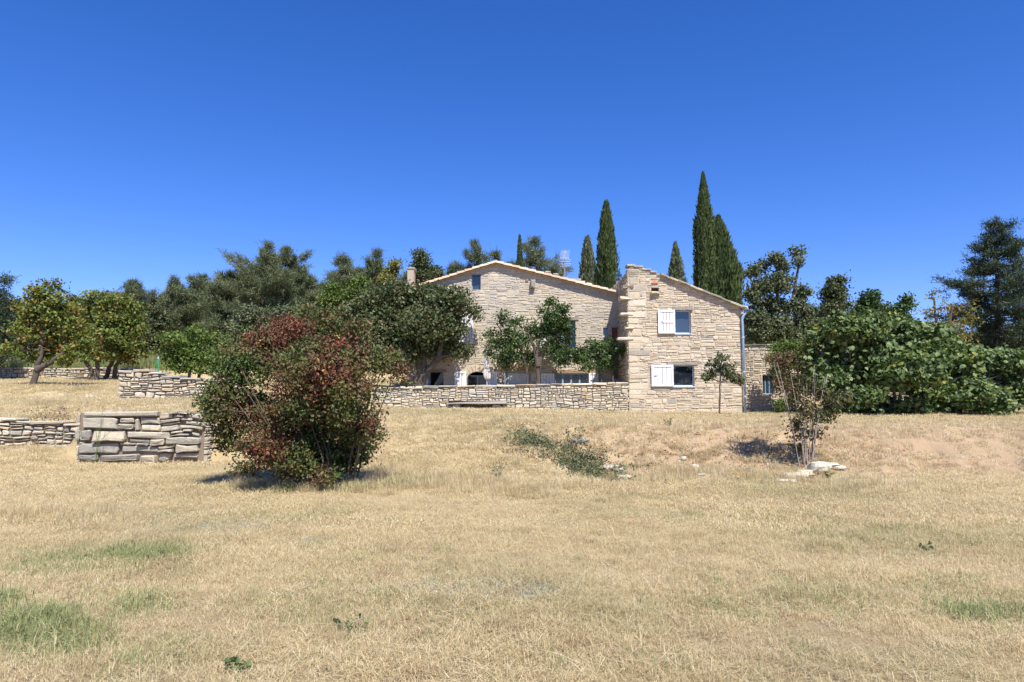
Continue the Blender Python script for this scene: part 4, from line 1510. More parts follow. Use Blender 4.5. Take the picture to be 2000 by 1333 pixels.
tree("young_tree", "slender young tree with sparse leaves growing before the annex downpipe", "tree", 106, (1405, 0),
     [[(1405, 812), (1406, 770), (1407, 735), (1410, 700)]],
     [(1412,700,16,10),(1395,710,14,9),(1390,728,14,9),(1425,718,16,12),(1436,738,14,8),(1408,722,16,12),(1445,742,8,5),(1380,737,8,5),(1422,732,14,10)],
     25.3, L_GREY, B_DARK, dens=40, per=14, cr=.18, L=.13, W=.07, tr=(.035, .02), kind='hex', tone=(.5, .2, .2), droop=.8)

# --- cypresses
def cypress(label, seed, cx, ty, hw, by, Y, n=9000, prof=None, tone=(.5, .2), lm=L_CYP):
    R = np.random.RandomState(seed)
    b = G(cx, Y)
    t = empty("cypress", b, label, "tree", "cypresses behind the roofs")
    tp = P(cx, ty, Y); bz = P(cx, by, Y)[2]
    bz = min(bz, b[2] + 1.0) if by > 650 else bz
    bz = b[2] + .6
    Hh = tp[2] - bz
    w = hw / K(Y)
    tt = R.rand(n) ** .85
    prof = prof or (lambda s: np.minimum(1, (s + .005) ** .62 * 1.28) * (1 - .25 * sm(.7, 1, s)))
    th = R.uniform(0, 2 * math.pi, n)
    lob = 1 + .14 * np.sin(th * 5 + seed + tt * 4) + .10 * np.sin(th * 9 + 2 * seed - tt * 9) + .25 * vnoise(th * 1.6 + seed, tt * 22)
    rr = w * prof(tt) * lob * np.where(R.rand(n) < .8, R.uniform(.8, 1.08, n) * np.where(R.rand(n) < .07, R.uniform(1, 1.25, n), 1), R.uniform(.3, .8, n))
    pos = np.stack([tp[0] + rr * np.cos(th), Y + rr * np.sin(th), tp[2] - tt * Hh], 1)
    out = np.stack([np.cos(th), np.sin(th), np.zeros(n)], 1)
    d = unit(out * .35 + np.array((0, 0, 1.0)) + R.normal(size=(n, 3)) * .18)
    s = unit(np.cross(d, out + R.normal(size=(n, 3)) * .5))
    l = (.34 * R.uniform(.6, 1.3, n) * (w / .9) ** .5)[:, None]; ww = (.10 * R.uniform(.7, 1.3, n))[:, None]
    V = np.stack([pos - d * l * .5, pos + s * ww * .5, pos + d * l * .5, pos - s * ww * .5], 1).reshape(-1, 3)
    tn = np.clip(tone[0] + vnoise(th * 3, tt * 14) * .6 + R.normal(size=n) * tone[1], 0, 1)
    cb = MB(); cb.add(V, (np.arange(n) * 4)[:, None] + np.arange(4)[None], tn); cb.build("crown", lm, t)
    tb = MB(); tb.tube([(b[0], Y, b[2] - .2), (b[0], Y, bz + Hh * .5), (tp[0], Y, tp[2] - .3)], [.2 * w + .05, .12 * w + .03, .02], 8); tb.build("trunk", B_GREY, t, smooth=True)
    return t


cypress("tallest cypress, narrow pointed column behind the annex roof", 111, 1373, 338, 18, 600, 41, 17000, lambda s: np.minimum(1, (s * 3.6 + .004) ** .75))
cypress("broad cypress joined to the tallest one on its right side", 112, 1403, 424, 38, 600, 42, 26000, lambda s: np.minimum(1, (s * 3.0 + .008) ** .85))
cypress("dark narrow cypress rising between farmhouse roof and annex", 113, 1184, 394, 25, 580, 42, 13000, lambda s: np.minimum(1, (s + .004) ** .55 * 1.35))
cypress("shorter blurred grey green cypress left of the dark narrow one", 114, 1147, 462, 24, 580, 48, 9000, lambda s: np.minimum(1, (s + .01) ** .6 * 1.4), tone=(.7, .2), lm=L_PINE)
cypress("small conical conifer just above the annex roof slope", 115, 1319, 474, 25, 580, 50, 9000, lambda s: np.minimum(1, (s + .01) ** .9 * 2.2), tone=(.7, .2), lm=L_PINE)
cypress("thin young cypress poking above the farmhouse ridge", 116, 1015, 460, 12, 560, 44, 6000)

# --- left deciduous trees
tree("orchard_tree", "leaning yellow green tree standing alone on the left terrace", "tree", 121, (68, 0),
     [[(66, 752), (72, 722), (78, 700), (84, 660), (80, 600)], [(72, 722), (100, 708), (125, 690)]],
     [(70,566,18,16),(102,560,18,14),(75,585,26,20),(115,580,20,16),(65,610,34,28),(105,610,34,26),(50,650,34,26),(90,650,34,28),(30,680,26,18),(75,690,36,18),(120,665,34,28),(140,640,30,28),(155,680,32,24),(125,700,26,14),(165,655,24,20),(145,605,16,12)],
     30.0, L_YELL, B_DARK, dens=52, per=24, cr=.32, L=.15, W=.10, tone=(.5, .26, .2), tr=(.14, .05), kind='leaf', holes=.25, dr=.75)
tree("orchard_tree", "green and rust leaved tree with two spreading dark trunks by the far wall", "tree", 122, (195, 0),
     [[(186, 744), (178, 722), (165, 705), (160, 670)], [(190, 744), (191, 715), (192, 690), (200, 640)]],
     [(180,590,26,20),(160,615,24,22),(200,615,32,26),(175,650,34,28),(215,655,32,28),(160,685,28,18),(200,690,34,18),(215,590,22,16)],
     35.0, L_YELL, B_DARK, dens=42, per=24, cr=.36, L=.16, W=.11, tone=(.42, .3, .2), tr=(.12, .05), kind='leaf', holes=.27, dr=.75)
tree("orchard_tree", "green tree with thick dark trunk just left of the chunky wall", "tree", 123, (212, 0),
     [[(206, 744), (212, 720), (224, 700), (232, 650)], [(222, 744), (226, 715), (245, 690)]],
     [(240,590,26,20),(262,605,20,20),(240,630,34,26),(268,640,20,22),(235,665,34,24),(265,675,26,18),(250,695,34,16),(282,690,14,10)],
     36.0, L_YELL, B_DARK, dens=42, per=24, cr=.36, L=.16, W=.11, tone=(.35, .28, .2), tr=(.13, .05), kind='leaf', holes=.27, dr=.75)
tree("shrub", "rounded light green shrub behind the chunky left wall", "shrub", 124, (375, 0),
     [[(370, 730), (372, 700), (370, 670)], [(385, 730), (395, 700), (400, 670)]],
     [(345,665,28,20),(385,655,30,18),(420,665,26,20),(335,695,24,22),(375,690,32,26),(415,695,28,24),(440,690,20,22),(355,715,30,14),(400,718,30,14)],
     33.0, L_LIME, B_DARK, dens=50, per=24, cr=.34, L=.14, W=.09, tone=(.5, .25, .2), tr=(.08, .05), dr=.8)
tree("pine_tree", "dark pine cut by the left edge of the picture", "tree", 125, (-20, 0),
     [[(-25, 745), (-25, 690), (-20, 620), (-15, 560)]],
     [(5,548,14,12),(-12,580,24,18),(8,605,20,14),(-10,625,34,20),(10,650,16,14),(-12,665,36,24),(-8,700,28,20)],
     36.0, L_CEDAR, B_PINE, dens=60, per=30, cr=.34, L=.22, W=.045, kind='needle', tr=(.2, .08), dr=.8)

def conifer(name, label, seed, cx, ty, hw, Y, lm, bm, group=None, step=.048, k=2.6, pw=.7, rnd=(.45, 1.2), zmax=.88, rise=.10, L=.22, W=.045, per=30, cr=.34, dense=9, nb=6, tone=.5, lean=0):
    """trunk with irregular tiers of limbs, each limb carrying tufts of needles"""
    R = np.random.RandomState(seed)
    b = G(cx + lean, Y); t = empty(name, b, label, "tree", group)
    tp = P(cx, ty, Y)
    Hh = tp[2] - b[2]; w = hw / K(Y)
    tb = MB(); tb.tube([(b[0], Y, b[2] - .2), ((b[0] + tp[0]) / 2 + R.normal() * .1, Y, b[2] + Hh * .5), (tp[0], Y, tp[2] - .2)], [.018 * Hh + .05, .011 * Hh + .03, .02], 9, cap=False)
    cs = [tp - np.array((0, 0, .2 + .25 * q)) for q in range(3)]; outs = [np.array((0, 0, 1.0))] * 3
    z = .035
    side_w = R.uniform(.75, 1.25, 7)
    while z < zmax:
        Lb = w * min(1, (z * k) ** pw)
        a0 = R.uniform(0, 6.28)
        for q in range(nb if z > .1 else 4):
            a = a0 + q * 2 * math.pi / nb + R.uniform(-.4, .4)
            L_ = max(.25, Lb * R.uniform(*rnd) * side_w[int((a % 6.28) / 6.28 * 7) % 7])
            d = np.array((math.cos(a), math.sin(a), 0))
            f0 = 1 - z
            st = np.array((b[0] + (tp[0] - b[0]) * f0, Y, tp[2] - z * Hh - R.rand() * step * Hh * .8))
            e = st + d * L_ + np.array((0, 0, (rise + R.normal() * .12) * L_))
            limb(tb, R, st, e, .05, .012, 3, .06, -.08)
            m = int(3 + L_ * dense)
            f_ = R.uniform(.25, 1.02, m) ** .8
            sd = np.array((-d[1], d[0], 0))
            p = st + (e - st) * f_[:, None] + sd * (R.normal(size=m) * L_ * .18 * f_)[:, None]
            p[:, 2] += -.08 * L_ * np.sin(math.pi * f_) + R.normal(size=m) * .10
            cs += list(p); outs += [unit(d + np.array((0, 0, .4)))] * m
        z += step * R.uniform(.7, 1.3)
    cs = np.array(cs); outs = np.array(outs)
    cb = MB(); cb.add(*foliage(R, cs, outs, per, cr, L, W, 'needle', (tone, .28, .15), .5, .5, .3, .7)); cb.build("crown", lm, t)
    tb.build("trunk", bm, t, smooth=True)
    return t


# --- pines and mixed trees of the wood behind
GP = "pines of the wood behind the house"
def_p = dict(group=GP)
for i, (cx, ty, hw, Y, nm) in enumerate([
    (262, 545, 26, 58, "isolated pine top showing above the orchard trees"),
    (345, 545, 36, 52, "taller pine just right of the low pine ending the dark wood"),
    (398, 536, 32, 57, "pine halfway between the wood's left end and the tallest pine"),
    (448, 530, 38, 50, "rounded pine below the tallest pine, on its left"),
    (520, 478, 44, 49, "tallest pine of the wood with broad shaggy top"),
    (563, 482, 34, 53, "pine leaning against the tallest pine, on its right"),
    (608, 545, 34, 56, "low pine right of the two tallest pines"),
    (668, 492, 24, 52, "narrow pine top left of the brownish treetops"),
    (735, 488, 30, 55, "blue grey feathery pine above the oak"),
    (930, 468, 36, 54, "airy pine above the left slope of the farmhouse roof"),
    (968, 490, 24, 58, "small pine top beside the farmhouse ridge"),
    (1045, 462, 40, 54, "airy pine behind the thin cypress and ridge"),
    (1078, 520, 24, 50, "low pine branch mass left of the antenna"),
    (885, 512, 18, 57, "small pine top left of the airy pine over the roof"),
    (318, 575, 36, 60, "low pine at the left end of the dark wood"),
    (372, 568, 34, 62, "low pine filling the gap between the two leftmost wood pines"),
    (425, 562, 34, 60, "low pine below and left of the rounded pine"),
    (482, 540, 36, 58, "mid height pine just left of the tallest pine's trunk"),
    (540, 530, 40, 57, "full pine between the two tallest pines"),
    (588, 530, 34, 60, "pine on the right shoulder of the two tallest pines"),
    (636, 552, 34, 61, "low pine between the tallest pines and the narrow top"),
    (700, 520, 34, 60, "pine between the narrow top and the blue grey one"),
    (762, 525, 34, 60, "pine right of the blue grey feathery one"),
    (822, 520, 34, 60, "pine behind the chimney"),
    (905, 520, 30, 62, "low pine peeping over the left roof slope"),
    (1000, 505, 26, 60, "pine behind the farmhouse ridge"),
]):
    airy = cx > 900
    conifer("pine_tree", nm, 200 + i, cx, ty, hw * 1.45, Y, L_PINE, B_PINE, GP, step=.055 if not airy else .07, k=2.9, pw=.75, rnd=(.3, 1.3), zmax=.9 if not airy else .75, rise=.45, L=.38, W=.038, per=26, cr=.30, dense=11 if not airy else 8, nb=6, tone=.45 + .25 * ((i * 37) % 10) / 10, lean=12 if i % 2 else -10)
for i, (cx, ty, hw, Y, lm, nm) in enumerate([
    (822, 494, 26, 50, L_OAK, "dark olive treetop directly above the chimney"),
    (770, 512, 26, 49, L_YELL, "brownish green treetop left of the chimney"),
    (850, 520, 24, 51, L_OAK, "olive treetop right of the chimney"),
    (700, 540, 34, 46, L_LIME, "bright green tree left of the oak crown"),
    (655, 560, 30, 47, L_LIME, "green tree above the red bush top"),
    (480, 600, 40, 45, L_PINE, "dark low tree above the left side of the red bush"),
    (560, 600, 40, 44, L_PINE, "dark low tree above the middle of the red bush"),
    (20, 585, 34, 50, L_OAK, "dark tree between the edge pine and the leaning tree"),
    (150, 580, 30, 48, L_OAK, "dark tree filling behind the gap of the orchard trees"),
    (225, 572, 34, 47, L_YELL, "rust tinged treetop behind the two orchard trees"),
    (1590, 600, 34, 50, L_OAK, "dark tree between the open oak and the rounded tree"),
    (1480, 610, 34, 48, L_OAK, "dark tree close behind the annex gutter"),
    (1680, 600, 30, 52, L_OAK, "dark tree right of the rounded tree"),
    (1735, 598, 30, 52, L_OAK, "dark tree between the two flat treetops behind the fig"),
    (305, 600, 30, 49, L_OAK, "low dark tree left of the wood's first pine"),
]):
    auto_tree("woodland_tree", nm, "tree", 240 + i, cx, ty, hw, Y, by=715, lm=lm, bm=B_DARK, shape='round', kind='leaf', L=.16, W=.10, dens=42, per=28, cr=.44, group="broadleaf trees of the wood", tone=(.5, .26, .2), n=6)

# --- right side trees
tree("oak_tree", "open crowned grey green oak with bare twigs, right of the annex", "tree", 131, (1500, 0),
     [[(1512, 770), (1512, 700), (1515, 630), (1520, 570), (1530, 520)], [(1512, 690), (1490, 620), (1470, 560)], [(1512, 660), (1545, 600), (1560, 520)]],
     [(1468,530,16,14),(1490,522,14,10),(1515,505,18,14),(1530,520,16,16),(1555,492,14,10),(1560,510,10,10),(1500,560,26,22),(1530,555,26,22),(1475,575,24,26),(1565,570,18,20),(1510,600,34,24),(1555,605,26,22),(1475,625,28,26),(1520,640,36,24),(1568,640,26,26),(1480,655,30,18),(1545,665,36,16)],
     37.0, L_GREY, B_DARK, dens=70, per=24, cr=.32, L=.16, W=.10, tr=(.13, .045), holes=.24, dr=.8, twigs=3)
auto_tree("round_tree", "dense rounded dark green tree between the open oak and the fig", "tree", 132, 1635, 540, 36, 44, by=720, lm=L_OAK, bm=B_DARK, shape='round', kind='leaf', L=.17, W=.11, dens=48, per=24, cr=.36, n=7, tone=(.5, .2, .15))
auto_tree("broadleaf_tree", "dark flat topped tree behind the middle of the fig", "tree", 133, 1705, 572, 30, 46, by=720, lm=L_TERR, bm=B_DARK, shape='round', kind='leaf', L=.2, W=.12, dens=40, per=22, cr=.4, n=6, tone=(.4, .25, .15))
auto_tree("broadleaf_tree", "green tree with twiggy top left of the sparse yellowing tree", "tree", 134, 1765, 580, 28, 45, by=720, lm=L_TERR, bm=B_DARK, shape='round', kind='leaf', L=.2, W=.12, dens=34, per=20, cr=.4, n=6, holes=.26)
tree("sparse_tree", "thin yellowing tree with sky showing through, left of the big fir", "tree", 135, (1830, 0),
     [[(1835, 770), (1833, 700), (1830, 640), (1825, 590)], [(1833, 680), (1855, 630), (1860, 600)]],
     [(1825,580,14,12),(1808,605,14,12),(1840,600,16,14),(1860,605,16,14),(1815,635,16,12),(1845,635,20,16),(1870,640,20,18),(1890,625,22,18),(1880,660,24,16),(1900,600,16,14),(1830,660,16,12)],
     40.0, L_YELL, B_DARK, dens=22, per=14, cr=.34, L=.15, W=.09, tr=(.1, .05), holes=.3, tone=(.75, .2, .2))


conifer("fir_tree", "big dark layered fir filling the right edge of the picture", 141, 1945, 422, 98, 42, L_CEDAR, B_DARK, k=2.3, pw=.75, rnd=(.5, 1.2), rise=.2, per=34, step=.045)

# --- fig
FB = [(1610,660,34,28),(1650,640,36,26),(1700,640,40,28),(1750,635,40,26),(1800,650,40,28),(1840,665,36,28),(1600,700,34,30),(1650,690,44,36),(1710,690,48,38),(1770,690,48,38),(1830,705,46,36),(1885,700,40,30),(1935,705,40,28),(1980,710,36,28),
      (1620,745,34,28),(1680,740,44,30),(1740,735,36,26),(1860,745,44,32),(1920,745,44,36),(1975,745,36,36),(1640,780,34,22),(1690,775,30,20),(1850,785,36,26),(1900,785,40,28),(1945,790,28,24),(1800,755,30,24),(2010,730,30,30),(1600,725,20,24),(1820,772,50,26),(1900,768,50,28),(1690,800,34,16),(1780,795,30,16),(1735,785,26,14),(1830,795,40,22),(1870,800,44,20),(1930,800,40,20),(1650,800,26,12),(2000,770,36,26),(1660,735,50,36),(1790,720,60,36)]
RF = np.random.RandomState(150)
fig = tree("fig_tree", "huge spreading fig with big rough leaves and many low grey stems", "tree", 151, (1745, 0),
     [[(1745, 815), (1740, 790), (1700, 750), (1660, 700)], [(1750, 815), (1748, 780), (1735, 720), (1730, 660)], [(1755, 815), (1775, 785), (1820, 760), (1880, 735)],
      [(1748, 815), (1760, 770), (1790, 710), (1810, 670)], [(1740, 815), (1715, 800), (1680, 790), (1640, 760)], [(1758, 815), (1790, 795), (1850, 770), (1930, 740)], [(1750, 815), (1700, 780), (1640, 740), (1605, 700)]],
     FB, 26.2, L_FIG, B_GREY, dens=60, per=16, cr=.34, L=.165, W=.14, kind='hex', tone=(.42, .24, .2), tr=(.075, .028), dr=.75, yspread=.3, up=.9, outw=.7, droop=.6, twigs=3, holes=.15)
# the most visible big leaves of the fig, one by one
RF = np.random.RandomState(152)
blF = blobs_world(FB, 26.2, .75, RF, .25)
for i in range(290):
    c, r = blF[i % len(blF)]
    d = unit(np.array((RF.normal(), -abs(RF.normal()) - .5, RF.normal() * .8 + .35)))
    pos = (c + d * r * 1.04)[None]
    nrm = unit(np.array((0, -.55, .8)) + RF.normal(size=3) * .35)
    ax = unit(np.cross(nrm, RF.normal(size=3))); ax[2] -= .5; ax = unit(ax); sd = unit(np.cross(nrm, ax))
    s = .21 * RF.uniform(.7, 1.3)
    lob = [(0, -.5), (.30, -.42), (.50, -.12), (.26, -.02), (.42, .28), (.16, .16), (0, .58), (-.16, .16), (-.42, .28), (-.26, -.02), (-.50, -.12), (-.30, -.42)]
    pts = np.array([pos[0] + sd * a * s + ax * b * s - nrm * abs(a) * s * .25 for a, b in lob] + [pos[0] + nrm * .01])
    mb = MB(); mb.add(pts, [(k, (k + 1) % 12, 12) for k in range(12)], float(np.clip(RF.normal(.5, .25), 0, .97)))
    mb.build("leaf", L_FIG, fig)

# --- pale green shrub by the garden building, rust shrub, small tree
tree("shrub", "bright feathery green shrub leaning over the garden building window", "shrub", 161, (1540, 0),
     [[(1548, 815), (1545, 760), (1540, 700)], [(1552, 815), (1556, 760), (1560, 700)]],
     [(1520,680,22,14),(1545,672,24,12),(1560,690,20,14),(1515,700,20,14),(1540,705,24,16),(1520,722,18,12),(1560,715,18,14),(1535,745,16,18),(1550,775,18,20),(1530,795,16,14),(1565,750,16,18)],
     27.6, L_LIME, B_GREY, dens=110, per=26, cr=.2, L=.12, W=.04, kind='leaf', tr=(.05, .03))
stems = []
Rs = np.random.RandomState(9)
for i in range(12):
    bx_ = 1575 + Rs.uniform(-12, 12); tx = 1565 + (bx_ - 1575) * 4 + Rs.uniform(-15, 15)
    stems.append([(bx_, 905, Rs.uniform(-.1, .1)), (bx_ + (tx - bx_) * .35, 830, Rs.uniform(-.2, .2)), (tx, Rs.uniform(700, 760), Rs.uniform(-.4, .4))])


def rust_tone(R, cs, ct):
    px = cs[:, 0] / cs[:, 1] * F + 1000
    return np.clip(.62 - sm(1520, 1580, px) * .45 + R.normal(size=len(cs)) * .15, 0, 1)


YS = Yg(1575, 908)
tree("shrub", "tall thin stemmed shrub with rust brown leaves standing on the bank", "shrub", 162, (1575, 0), stems,
     [(1520,700,12,14),(1535,705,20,24),(1560,705,16,20),(1530,750,20,24),(1560,755,22,26),(1590,760,22,24),(1615,775,22,20),(1640,775,20,12),(1575,800,24,24),(1605,815,24,20),(1560,835,16,20),(1620,800,20,14),(1590,845,18,16),(1565,870,12,14)],
     YS, L_SHRUB, bark_mat("pale_stem", (0.25, 0.20, 0.17), (0.45, 0.38, 0.32)), dens=260, per=11, cr=.17, L=.066, W=.04, kind='hex', tr=(.011, .005), tonef=rust_tone, holes=.2, twigs=4, droop=.6)

# --- far wood filling behind everything
def wood(name, label, seed, x0, x1, y0, y1, Y, n, lm, wavy=14):
    R = np.random.RandomState(seed)
    px = R.uniform(x0, x1, n)
    topy = y0 + wavy * 2 * vnoise(px * .022 + seed, px * 0) + wavy * vnoise(px * .08, px * 0 + seed)
    py = topy + (y1 - topy) * R.rand(n) ** 1.1
    Yd = Y + R.uniform(-4, 4, n)
    cs = np.stack([P(a, b, c) for a, b, c in zip(px, py, Yd)])
    outs = np.tile(np.array((0, -.7, .6)), (n, 1))
    cb = MB(); cb.add(*foliage(R, cs, outs, 18, .6, .36, .16, 'leaf', (.45, .25, .15)))
    o = cb.build(name, lm, origin=G((x0 + x1) / 2, Y), kind="stuff")
    o['label'] = label
    return o


wood("far_woodland", "dark wood massed behind the left and middle trees", 301, -150, 960, 596, 735, 66, 6500, L_PINE)
wood("far_woodland", "dark trees massed behind the fig and right-hand trees", 302, 1440, 2150, 645, 790, 56, 4200, L_OAK)

# ------------------------------------------------------------------ stones lying about
def rock(label, px, Y, w, hh, d, seed, m=M_WHITEROCK, group="loose pale rocks on the bank", rot=0.0, tone=.2, name="rock"):
    R = np.random.RandomState(seed)
    b = G(px, Y)
    w *= 1.25; hh *= 1.5
    nu, nv_ = 10, 5
    V = []
    for j in range(nv_ + 1):
        ph = -math.pi / 2 + math.pi * j / nv_
        for i in range(nu):
            th = 2 * math.pi * i / nu
            k = 1 + R.uniform(-.18, .18)
            x = np.sign(math.cos(th)) * abs(math.cos(th)) ** .6 * math.cos(ph) ** .45 * w / 2 * k
            y = np.sign(math.sin(th)) * abs(math.sin(th)) ** .6 * math.cos(ph) ** .45 * d / 2 * k
            z = math.sin(ph) * hh / 2 * (1 + R.uniform(-.1, .1)) + hh * .32
            V.append((b[0] + x * math.cos(rot) - y * math.sin(rot), b[1] + x * math.sin(rot) + y * math.cos(rot), b[2] + z))
    Fa = [(j * nu + i, j * nu + (i + 1) % nu, (j + 1) * nu + (i + 1) % nu, (j + 1) * nu + i) for j in range(nv_) for i in range(nu)]
    mb = MB(); mb.add(V, Fa, tone)
    o = mb.build(name, m, origin=b)
    return tag(o, label, "rock", group)


for i, (px, py, w, hh, d, rot, lab) in enumerate([
    (1543, 935, .52, .10, .28, .15, "long flat white rock at the near left of the rust shrub pile"),
    (1528, 944, .3, .06, .2, .0, "small white chip below the long flat white rock"),
    (1592, 925, .32, .18, .3, .1, "blocky grey white rock below the rust shrub"),
    (1608, 915, .36, .08, .25, -.1, "thin white slab on top of the blocky rock"),
    (1628, 918, .22, .06, .2, -.2, "rightmost thin white slab of the rust shrub pile"),
    (1566, 930, .3, .09, .25, .2, "white rock touching the blocky grey white rock"),
    (1190, 921, .34, .08, .24, -.1, "broken white rock right of the green brambles"),
    (1208, 926, .2, .07, .18, .3, "small white rock just right of the broken one by brambles"),
    (1216, 938, .22, .07, .16, 0, "small grey white rock nearest below the bramble rocks"),
    (1325, 914, .14, .08, .12, .5, "leftmost small pale rock in the middle of the bank"),
    (1352, 918, .14, .09, .12, 0, "squarish pale rock in the middle of the bank"),
    (1368, 932, .22, .05, .1, -.4, "pale elongated chip low in the middle of the bank"),
    (1331, 902, .1, .06, .1, .3, "tiny pale rock high in the middle of the bank"),
    (1130, 866, .32, .07, .25, 0, "flat grey rock showing above the brambles"),
    (1040, 911, .2, .04, .15, 0, "thin pale stone in grass left of the brambles"),
]):
    rock(lab, px, Yg(px, py), w, hh, d, 400 + i, rot=rot, tone=.1 if i != 13 else 1.0, m=M_WHITEROCK if i != 13 else M_GREYST)

# gravel: small stones scattered on the bank and terrace edge
Rg = np.random.RandomState(500)
gm = MB()
def pebbles(n, xr, yr, s):
    for i in range(n):
        x = Rg.uniform(*xr); y = Rg.uniform(*yr); z = h0(x, y)
        k = s * Rg.uniform(.5, 1.5); a = Rg.uniform(0, 6.28)
        c, s_ = math.cos(a) * k, math.sin(a) * k
        hh = k * Rg.uniform(.3, .6)
        j = lambda: Rg.uniform(.7, 1.3)
        V = [(x - c * j(), y - s_ * j(), z - .01), (x + s_ * .7 * j(), y - c * .7 * j(), z - .01), (x + c * j(), y + s_ * j(), z - .01), (x - s_ * .7 * j(), y + c * .7 * j(), z - .01)]
        V += [(x + (v[0] - x) * .6, y + (v[1] - y) * .6, z + hh * j()) for v in V]
        gm.add(V, [(4, 5, 6, 7), (0, 1, 5, 4), (1, 2, 6, 5), (2, 3, 7, 6), (3, 0, 4, 7)], Rg.rand())
pebbles(1300, (0.5, 14), (13.3, 19.5), .028)
pebbles(350, (-19, -14), (24.5, 28), .05)
pebbles(500, (-17, -12), (25, 29), .04)
pebbles(160, (-12.2, -10.2), (17.8, 18.6), .07)
pebbles(1500, (-9, 10), (3.2, 13), .013)
g = gm.build("gravel", M_WHITEROCK, kind="stuff", origin=(0, 15, 0)); g['label'] = "pale stone chips scattered over the dry ground"

# ------------------------------------------------------------------ grass
PROTO = bpy.data.collections.new("grass_clumps")


def grass_mat(name, stops, greens=None):
    m, nt, bs, out = mat(name)
    oi = nt.nodes.new("ShaderNodeObjectInfo")
    r = ramp(nt, stops)
    a = attr(nt)
    md = nt.nodes.new("ShaderNodeMath"); md.operation = 'ADD'
    m1 = nt.nodes.new("ShaderNodeMath"); m1.operation = 'MULTIPLY'; m1.inputs[1].default_value = .45
    m2 = nt.nodes.new("ShaderNodeMath"); m2.operation = 'MULTIPLY'; m2.inputs[1].default_value = .55
    nt.links.new(oi.outputs['Random'], m1.inputs[0]); nt.links.new(a.outputs['Fac'], m2.inputs[0])
    nt.links.new(m1.outputs[0], md.inputs[0]); nt.links.new(m2.outputs[0], md.inputs[1])
    nt.links.new(md.outputs[0], r.inputs[0])
    c = r.outputs[0]
    if greens:
        n = noise(nt, .28, 5, .65)
        c = mix(nt, mrange(nt, n.outputs[0], .48, .66, 0, .4), c, greens)
        n = noise(nt, 1.3, 4, .65)
        c = mix(nt, mrange(nt, n.outputs[0], .52, .68, 0, .4), c, (0.42, 0.30, 0.18))
    nt.links.new(c, bs.inputs['Base Color'])
    bs.inputs['Roughness'].default_value = .7
    bs.inputs['Specular IOR Level'].default_value = .2
    tr = nt.nodes.new("ShaderNodeBsdfTranslucent"); nt.links.new(c, tr.inputs[0])
    ms = nt.nodes.new("ShaderNodeMixShader"); ms.inputs[0].default_value = .4
    nt.links.new(bs.outputs[0], ms.inputs[1]); nt.links.new(tr.outputs[0], ms.inputs[2]); nt.links.new(ms.outputs[0], out.inputs[0])
    return m


GM_DRY = grass_mat("dry_straw", [(0, (0.44, 0.345, 0.185)), (.4, (0.61, 0.50, 0.285)), (.8, (0.76, 0.655, 0.42)), (1, (0.82, 0.765, 0.56))], (0.30, 0.28, 0.13))
GM_BROWN = grass_mat("dead_brown_grass", [(0, (0.26, 0.17, 0.09)), (.5, (0.40, 0.28, 0.15)), (1, (0.56, 0.43, 0.25))])
GM_GREEN = grass_mat("green_grass", [(0, (0.18, 0.23, 0.09)), (.4, (0.28, 0.32, 0.13)), (.7, (0.40, 0.40, 0.19)), (1, (0.56, 0.50, 0.28))])
GM_WEED = grass_mat("weed_leaf", [(0, (0.04, 0.09, 0.03)), (.6, (0.09, 0.15, 0.05)), (1, (0.16, 0.20, 0.08))])


def tuft(R, nb, rad, hmin, hmax, w, lean, flat=0.0, seg=2):
    """grass tuft as arrays; a share `flat` of the blades lies on the ground"""
    mb = MB()
    for i in range(nb):
        a = R.uniform(0, 6.28); r = rad * math.sqrt(R.rand())
        p = np.array((r * math.cos(a), r * math.sin(a), -.005))
        L = R.uniform(hmin, hmax)
        az = R.uniform(0, 6.28); d = np.array((math.cos(az), math.sin(az), 0))
        s = np.array((-d[1], d[0], 0)) * w * R.uniform(.7, 1.3) * .5
        if R.rand() < flat:
            p[2] = R.uniform(.004, .03)
            e = p + d * L * 1.3 + np.array((0, 0, R.uniform(-.01, .03)))
            m = (p + e) / 2 + np.array((0, 0, .012))
        else:
            le = R.uniform(0, lean)
            m = p + np.array((0, 0, L * .6)) + d * L * le * .35
            e = p + np.array((0, 0, L * (1 - .35 * le))) + d * L * le
        V = [p - s, p + s, m + s * .8, m - s * .8, e]
        b = mb.n
        t = R.rand()
        mb.add(V, [(0, 1, 2, 3)], t); mb.more([(3, 2, 4)], b, t)
    return mb


protos = []


def proto(mb, name, m):
    o = mb.build(name, m, origin=(0, 0, 0))
    COL.objects.unlink(o)
    PROTO.objects.link(o)
    protos.append(o)


Rt = np.random.RandomState(600)
# names sort alphabetically: index order inside the collection
for i in range(6): proto(tuft(Rt, 52, .13, .012, .055, .0024, 1.3, .62), f"clump_a{i}", GM_DRY)      # 0-5 short fine
for i in range(4): proto(tuft(Rt, 60, .22, .015, .055, .0048, 1.2, .6), f"clump_b{i}", GM_DRY)        # 6-9 coarser, farther
for i in range(3): proto(tuft(Rt, 40, .14, .10, .28, .005, .8, .05), f"clump_c{i}", GM_DRY)        # 10-12 tall dry
for i in range(3): proto(tuft(Rt, 20, .12, .03, .10, .004, 1.0, .2), f"clump_d{i}", GM_GREEN)       # 13-15 green fine
for i in range(2): proto(tuft(Rt, 45, .25, .3, .75, .012, .6, .0), f"clump_e{i}", GM_GREEN)        # 16-17 tall green
for i in range(2): proto(tuft(Rt, 60, .24, .03, .085, .010, .8, .35), f"clump_f{i}", GM_DRY)         # 18-19 coarse for far ground


